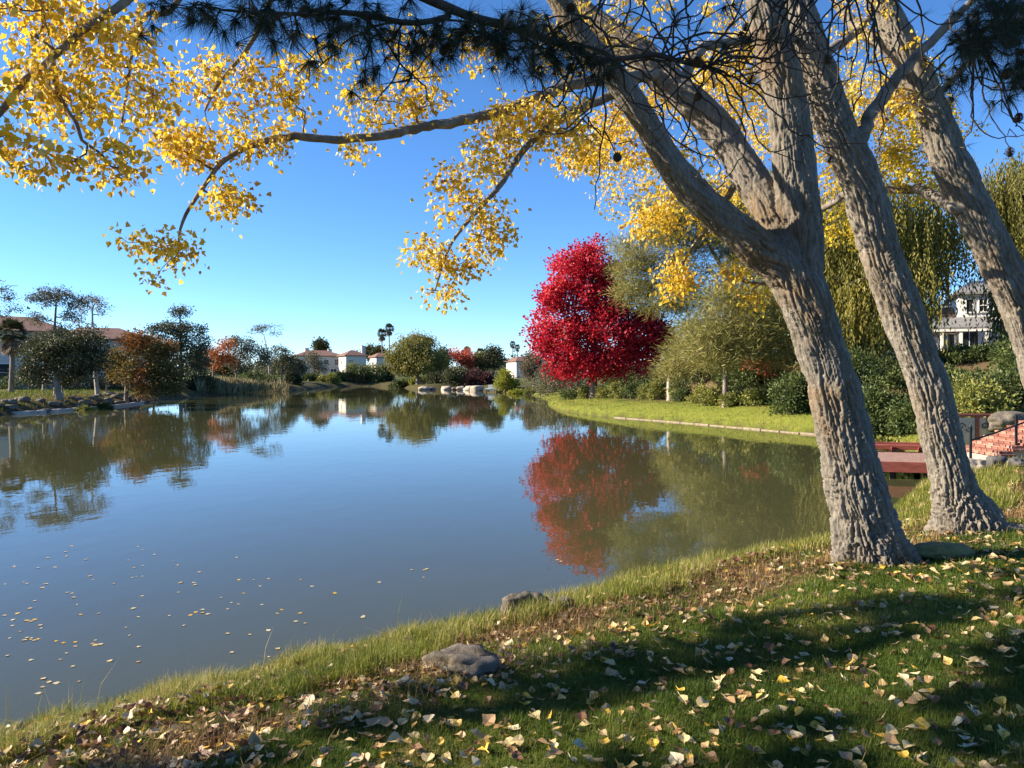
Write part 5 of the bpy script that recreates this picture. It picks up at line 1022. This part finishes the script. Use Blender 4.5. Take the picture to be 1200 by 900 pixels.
crow('black crow perched in the tree at the left edge, upper one', 13, 352, 60, .4); crow('black crow perched at the branch end of the tree at the left edge', 33, 363, 60, 2.5); crow('black crow perched on top of the umbrella crowned tree', 69, 343, 62, -.5)

# ---------------------------------------------------------------- grass
def blades(p, h, wd, rg, lean=.45, dirb=None):
    n = len(p); a = rg.uniform(0, 2 * math.pi, n); b = np.stack([np.cos(a), np.sin(a), 0 * a], 1); l = np.stack([-np.sin(a), np.cos(a), 0 * a], 1) * (rg.normal(size=n) * lean)[:, None]
    if dirb is not None: l = l + dirb
    h = h[:, None]; wd = np.broadcast_to(wd, (n,))[:, None]; up = np.array([0, 0, 1.])
    m = p + up * h * .55 + l * h * .3; t = p + up * h * (1 - .25 * np.linalg.norm(l, axis=1)[:, None].clip(0, 1.6)) + l * h
    V = np.stack([p - b * wd, p + b * wd, m + b * wd * .75, m - b * wd * .75, t], 1).reshape(-1, 3); i = np.arange(n)[:, None] * 5
    return V, [np.concatenate([i + [0, 1, 2, 3]], 1).reshape(-1, 4), (i + [3, 2, 4]).reshape(-1, 3)]
def grass_obj(name, label, p, h, wd, tint, mat, rg, lean=.45, kind='stuff'):
    V, F = blades(p, h, wd, rg, lean); t = np.concatenate([tint, tint])
    tag(link(name, mesh_np(name, V, F, M[mat], False, {'tint': np.clip(t, 0, 1)})), label, None, None, kind)
def scatter(rg, n, y0, y1, pad=.04, power=1.0):
    """points on the ground inside the camera's view, denser near the camera"""
    D = y0 * (y1 / y0) ** rg.uniform(0, 1, n) if power == 1.0 else y0 + (y1 - y0) * rg.uniform(0, 1, n) ** power
    return rg.uniform(-.667 - pad, .667 + pad, n) * D, D
def near_grass():
    rg = np.random.default_rng(51)
    x, y = scatter(rg, 480000, 2.5, 19); d = shore_d(x, y); k = (d > .0) & (y < 19) & ~((x > 10.6) & (y > 17.4)); x, y, d = x[k], y[k], d[k]
    z = ground(x, y, d); n1 = fbm(np.stack([x * .9, y * .9, 0 * x], 1), 21, 4); n2 = fbm(np.stack([x * 2.3, y * 2.3, 0 * x], 1), 77, 3); n3 = noise(np.stack([x * 6, y * 6, 0 * x], 1), 78)
    band = np.exp(-((d - 2.3 + .4 * n1) / .42) ** 2) * (.55 + .6 * n2.clip(-.5, .8)).clip(0, 1); bank = d < 2.0 - .35 * n1; right = x > 4.6
    u = rg.uniform(0, 1, len(x)); foot = np.zeros(len(x))
    for q in (b1, b2, b3): foot = np.maximum(foot, np.exp(-((x - q[0]) ** 2 + (y - q[1]) ** 2) / .22))
    bare = np.clip(sstep(.1, .6, n2) * .5 + foot, 0, 1)
    kl = (~bank) & (u > band * .85 + bare * .7); kb = bank & (u > .25 + .25 * (n2 > .3) + foot)
    P_ = np.stack([x, y, z], 1); sc = np.clip(y / 4.5, .75, 2.4)
    hl = (.032 + .018 * n3.clip(-.5, 1) + rg.uniform(0, .022, len(x))) * (1 + .4 * (y > 8)); 
    grass_obj('lawn_grass', 'short mown lawn grass in leaf shade', P_[kl], hl[kl], .0017 * sc[kl], .42 + .28 * n1[kl] + rg.normal(size=kl.sum()) * .2 + .2 * (rg.uniform(size=kl.sum()) < .06), 'lawn_blade', rg, .7)
    hb = (.07 + .10 * np.clip(n2 + .35, 0, 1.3) + rg.uniform(0, .07, len(x))) * np.clip(d / .25, .5, 1)
    grass_obj('bank_grass', 'long grass along the near water edge', P_[kb], hb[kb], .0022 * sc[kb], .55 + .25 * n1[kb] + .18 * n2[kb] + rg.normal(size=kb.sum()) * .26, 'grass', rg, .55)
    ks = (rg.uniform(0, 1, len(x)) < band * .28 * sstep(-.2, .5, n2 + .25)) & (d > 1.1)
    grass_obj('dry_grass', 'dry straw coloured grass along the top of the near bank', P_[ks], (rg.uniform(.05, .15, len(x)))[ks], .0017 * sc[ks], .5 + rg.normal(size=ks.sum()) * .25, 'straw', rg, .8)
    # tall single stalks at the edge
    e = np.where((d > .05) & (d < .5) & (y < 12))[0]; e = rg.choice(e, 60, False)
    grass_obj('grass_stalks', 'tall single grass stalks leaning over the near water edge', P_[e], rg.uniform(.25, .5, 60), .0022, .55 + rg.normal(size=60) * .4, 'grass', rg, .5)
near_grass()
def far_grass():
    rg = np.random.default_rng(52); n = 150000; D = 19 + (95 - 19) * rg.uniform(0, 1, n) ** 1.5; px = rg.uniform(585, 1110, n); x = (px - 600) / F_PX * D; d = shore_d(x, D)
    k = (d > .05) & (d < 6.5); x, D, d = x[k], D[k], d[k]; z = ground(x, D, d); n1 = fbm(np.stack([x * .6, D * .6, 0 * x], 1), 91, 4); k = rg.uniform(size=len(x)) > sstep(4.2, 6.3, d + n1 * 1.2); x, D, d, z, n1 = x[k], D[k], d[k], z[k], n1[k]
    edge = np.exp(-d / .5); h = (.07 + .10 * edge + .05 * n1.clip(0, 1)) * rg.uniform(.6, 1.4, len(x))
    grass_obj('bank_lawn_grass', 'yellow green grass on the sloping lawn of the right bank', np.stack([x, D, z], 1), h, .0055 * np.clip(D / 30, .6, 2.5), .45 + .6 * n1 + rg.normal(size=len(x)) * .24, 'bank_grass', rg, .6)
    n = 26000; t = rg.uniform(0, 1, n); D = 47 + 75 * t ** 1.4; xs = np.interp(D, [50, 62, 73, 84, 96, 112, 126], [-33.2, -33.5, -36, -36.5, -37, -36.5, -34]); x = xs - rg.uniform(-.2, 9, n); d = shore_d(x, D); k = d > .3; x, D, d = x[k], D[k], d[k]
    grass_obj('left_bank_grass', 'rough grass on the left bank', np.stack([x, D, ground(x, D, d)], 1), rg.uniform(.06, .28, len(x)), .012, .25 + rg.normal(size=len(x)) * .3, 'grass', rg, .6)
far_grass()

# ---------------------------------------------------------------- fallen leaves
def fallen():
    rg = np.random.default_rng(61); x, y = scatter(rg, 21000, 2.6, 17); d = shore_d(x, y); k = (d > .12) & ~((x > 10.5) & (y > 17)); x, y, d = x[k], y[k], d[k]
    n1 = fbm(np.stack([x * .9, y * .9, 0 * x], 1), 21, 4); band = np.exp(-((d - 2.15 + .35 * n1) / .6) ** 2); foot = np.exp(-((x - b1[0] - .3) ** 2 + (y - b1[1]) ** 2) / 1.6) + np.exp(-((x - b2[0]) ** 2 + (y - b2[1]) ** 2) / 1.8)
    dens = .26 + .85 * band + .7 * foot + .34 * (d < 1.4); k = rg.uniform(0, 1.25, len(x)) < dens; x, y, d, band, foot = x[k], y[k], d[k], band[k], foot[k]
    z = ground(x, y, d) + np.where(d < 1.8, .075, .032) * rg.uniform(.5, 1.25, len(x)); n = len(x); sz = .034 + .05 * rg.beta(1.4, 2.2, n) + .016 * (rg.uniform(size=n) < .12); u = rg.uniform(size=n)
    brown = np.clip(.10 + .45 * band, 0, .6); kind = np.where(u < brown, 'brown', np.where(u < brown + .27 * (1 - brown) , 'tan', np.where(u < brown + .48 * (1 - brown), 'yellow', np.where(u < brown + .86 * (1 - brown), 'cream', 'white'))))
    px, py = pix(np.stack([x, y, z], 1)); ins = (px > 6) & (px < 1194) & (py < 892) & (py > 450); score = np.where(ins & (d > 1.2), sz / y, 0); sel = np.zeros(n, bool); sel[np.argsort(-score)[:300]] = True
    meshes = {kk: [leaf_mesh('fallen_leaf', M['fallen_' + kk], rg, .3, None, rg.uniform(.8, 1.1)) for _ in range(4)] for kk in ('brown', 'tan', 'yellow', 'cream', 'white')}
    word = dict(brown='dark brown', tan='dull tan', yellow='golden yellow', cream='pale cream', white='nearly white')
    for i in np.where(sel)[0]:
        me = meshes[kind[i]][int(rg.integers(4))]; o = link('fallen_leaf', me, None, (x[i], y[i], z[i])); o.scale = (sz[i],) * 3; o.rotation_euler = (rg.normal() * .30, rg.normal() * .30, rg.uniform(0, 6.28))
        big = 'large' if sz[i] > .066 else 'medium' if sz[i] > .056 else 'small'
        if band[i] > .6: zn = 'in the bank top litter'
        else: zn = 'on the lawn, ' + ('bottom edge' if py[i] > 870 else 'lower sunlit strip' if py[i] > 825 else 'above the sunlit strip' if py[i] > 770 else 'in the middle shade' if py[i] > 715 else 'near the poplar feet')
        col = ('at the left' if px[i] < 300 else 'below the flat rock' if px[i] < 560 else 'left of centre' if px[i] < 700 else 'right of centre' if px[i] < 850 else 'below the forked poplar' if px[i] < 1040 else 'at the right')
        tag(o, word[kind[i]] + ' ' + big + ' fallen leaf ' + zn + ', ' + col, 'leaf', 'fallen poplar leaves on the lawn')
    k = ~sel; m = k.sum(); V0 = np.concatenate([[(.42, 0)], LEAF_OUT[::1]]); q = np.tile(V0[None], (m, 1, 1)); q[:, :, 1] *= rg.uniform(.75, 1.1, (m, 1)); zz = .3 * (np.abs(q[:, :, 1]) * 1.3 + (q[:, :, 0] - .4) ** 2 * rg.uniform(-.8, 2.4, (m, 1))) + rg.normal(size=q.shape[:2]) * .03
    L = np.stack([q[:, :, 0] - .4, q[:, :, 1], zz], 2) * sz[k][:, None, None]; a = rg.uniform(0, 6.28, m); tx = rg.normal(size=m) * .45; ty = rg.normal(size=m) * .45
    A = np.stack([np.cos(a), np.sin(a), tx], 1); A = norm(A); B = np.stack([-np.sin(a), np.cos(a), ty], 1); B = norm(B - (A * B).sum(1)[:, None] * A); C = np.cross(A, B)
    Wd = L[:, :, :1] * A[:, None] + L[:, :, 1:2] * B[:, None] + L[:, :, 2:] * C[:, None] + np.stack([x[k], y[k], z[k]], 1)[:, None]
    nn_ = len(LEAF_OUT); kk = np.arange(nn_); F = (np.arange(m)[:, None, None] * (nn_ + 1) + np.stack([0 * kk, 1 + kk, 1 + (kk + 1) % nn_], 1)[None]).reshape(-1, 3)
    tv = {'brown': .18, 'tan': .42, 'yellow': .86, 'cream': .68, 'white': 1.0}; t = np.array([tv[q_] for q_ in kind[k]]) + rg.normal(size=m) * .06
    tag(link('leaf_litter', mesh_np('leaf_litter', Wd.reshape(-1, 3), F, M['litter'], False, {'tint': np.repeat(np.clip(t, 0, 1), nn_)})), 'scattered small fallen leaves over bank and lawn', None, None, 'stuff')
fallen()
def floating():
    rg = np.random.default_rng(62); me = [leaf_mesh('floating_leaf', M['fallen_' + c], rg, .035) for c in ('cream', 'white', 'yellow', 'tan')]; pts = []
    for cx, cy, sx, sy, n in [(40, 735, 40, 40, 9), (30, 730, 12, 3, 6), (28, 750, 14, 3, 7), (85, 753, 10, 3, 4), (112, 753, 8, 2, 4), (150, 690, 70, 30, 24), (230, 715, 80, 35, 22), (120, 780, 60, 25, 9), (330, 700, 60, 25, 10), (290, 730, 60, 20, 6), (427, 720, 3, 2, 2), (60, 660, 60, 30, 10), (450, 660, 60, 25, 6), (655, 658, 5, 2, 2), (200, 665, 90, 20, 9), (240, 717, 6, 2, 3)]:
        for _ in range(n): pts.append((cx + rg.normal() * sx, cy + rg.normal() * sy))
    for px, py in pts:
        if py < 640: continue
        D = CAM_Z / ((py - HZ) / F_PX); x = PX(px, D)
        if px < 2 or px > 1190 or shore_d([x], [D])[0] > -.12: continue
        o = link('floating_leaf', me[int(rg.choice(4, p=[.45, .3, .15, .1]))], None, (x, D, .004)); s_ = rg.uniform(.03, .06); o.scale = (s_, s_, s_); o.rotation_euler = (rg.normal() * .05, rg.normal() * .05, rg.uniform(0, 6.28))
        zn = 'at the left edge of the pond' if px < 70 else 'on the left part of the pond' if px < 260 else 'on the open water left of the near rocks' if px < 520 else 'beside the reflection of the crimson maple'
        tag(o, 'pale fallen leaf floating ' + zn, 'leaf', 'leaves floating on the pond')
floating()
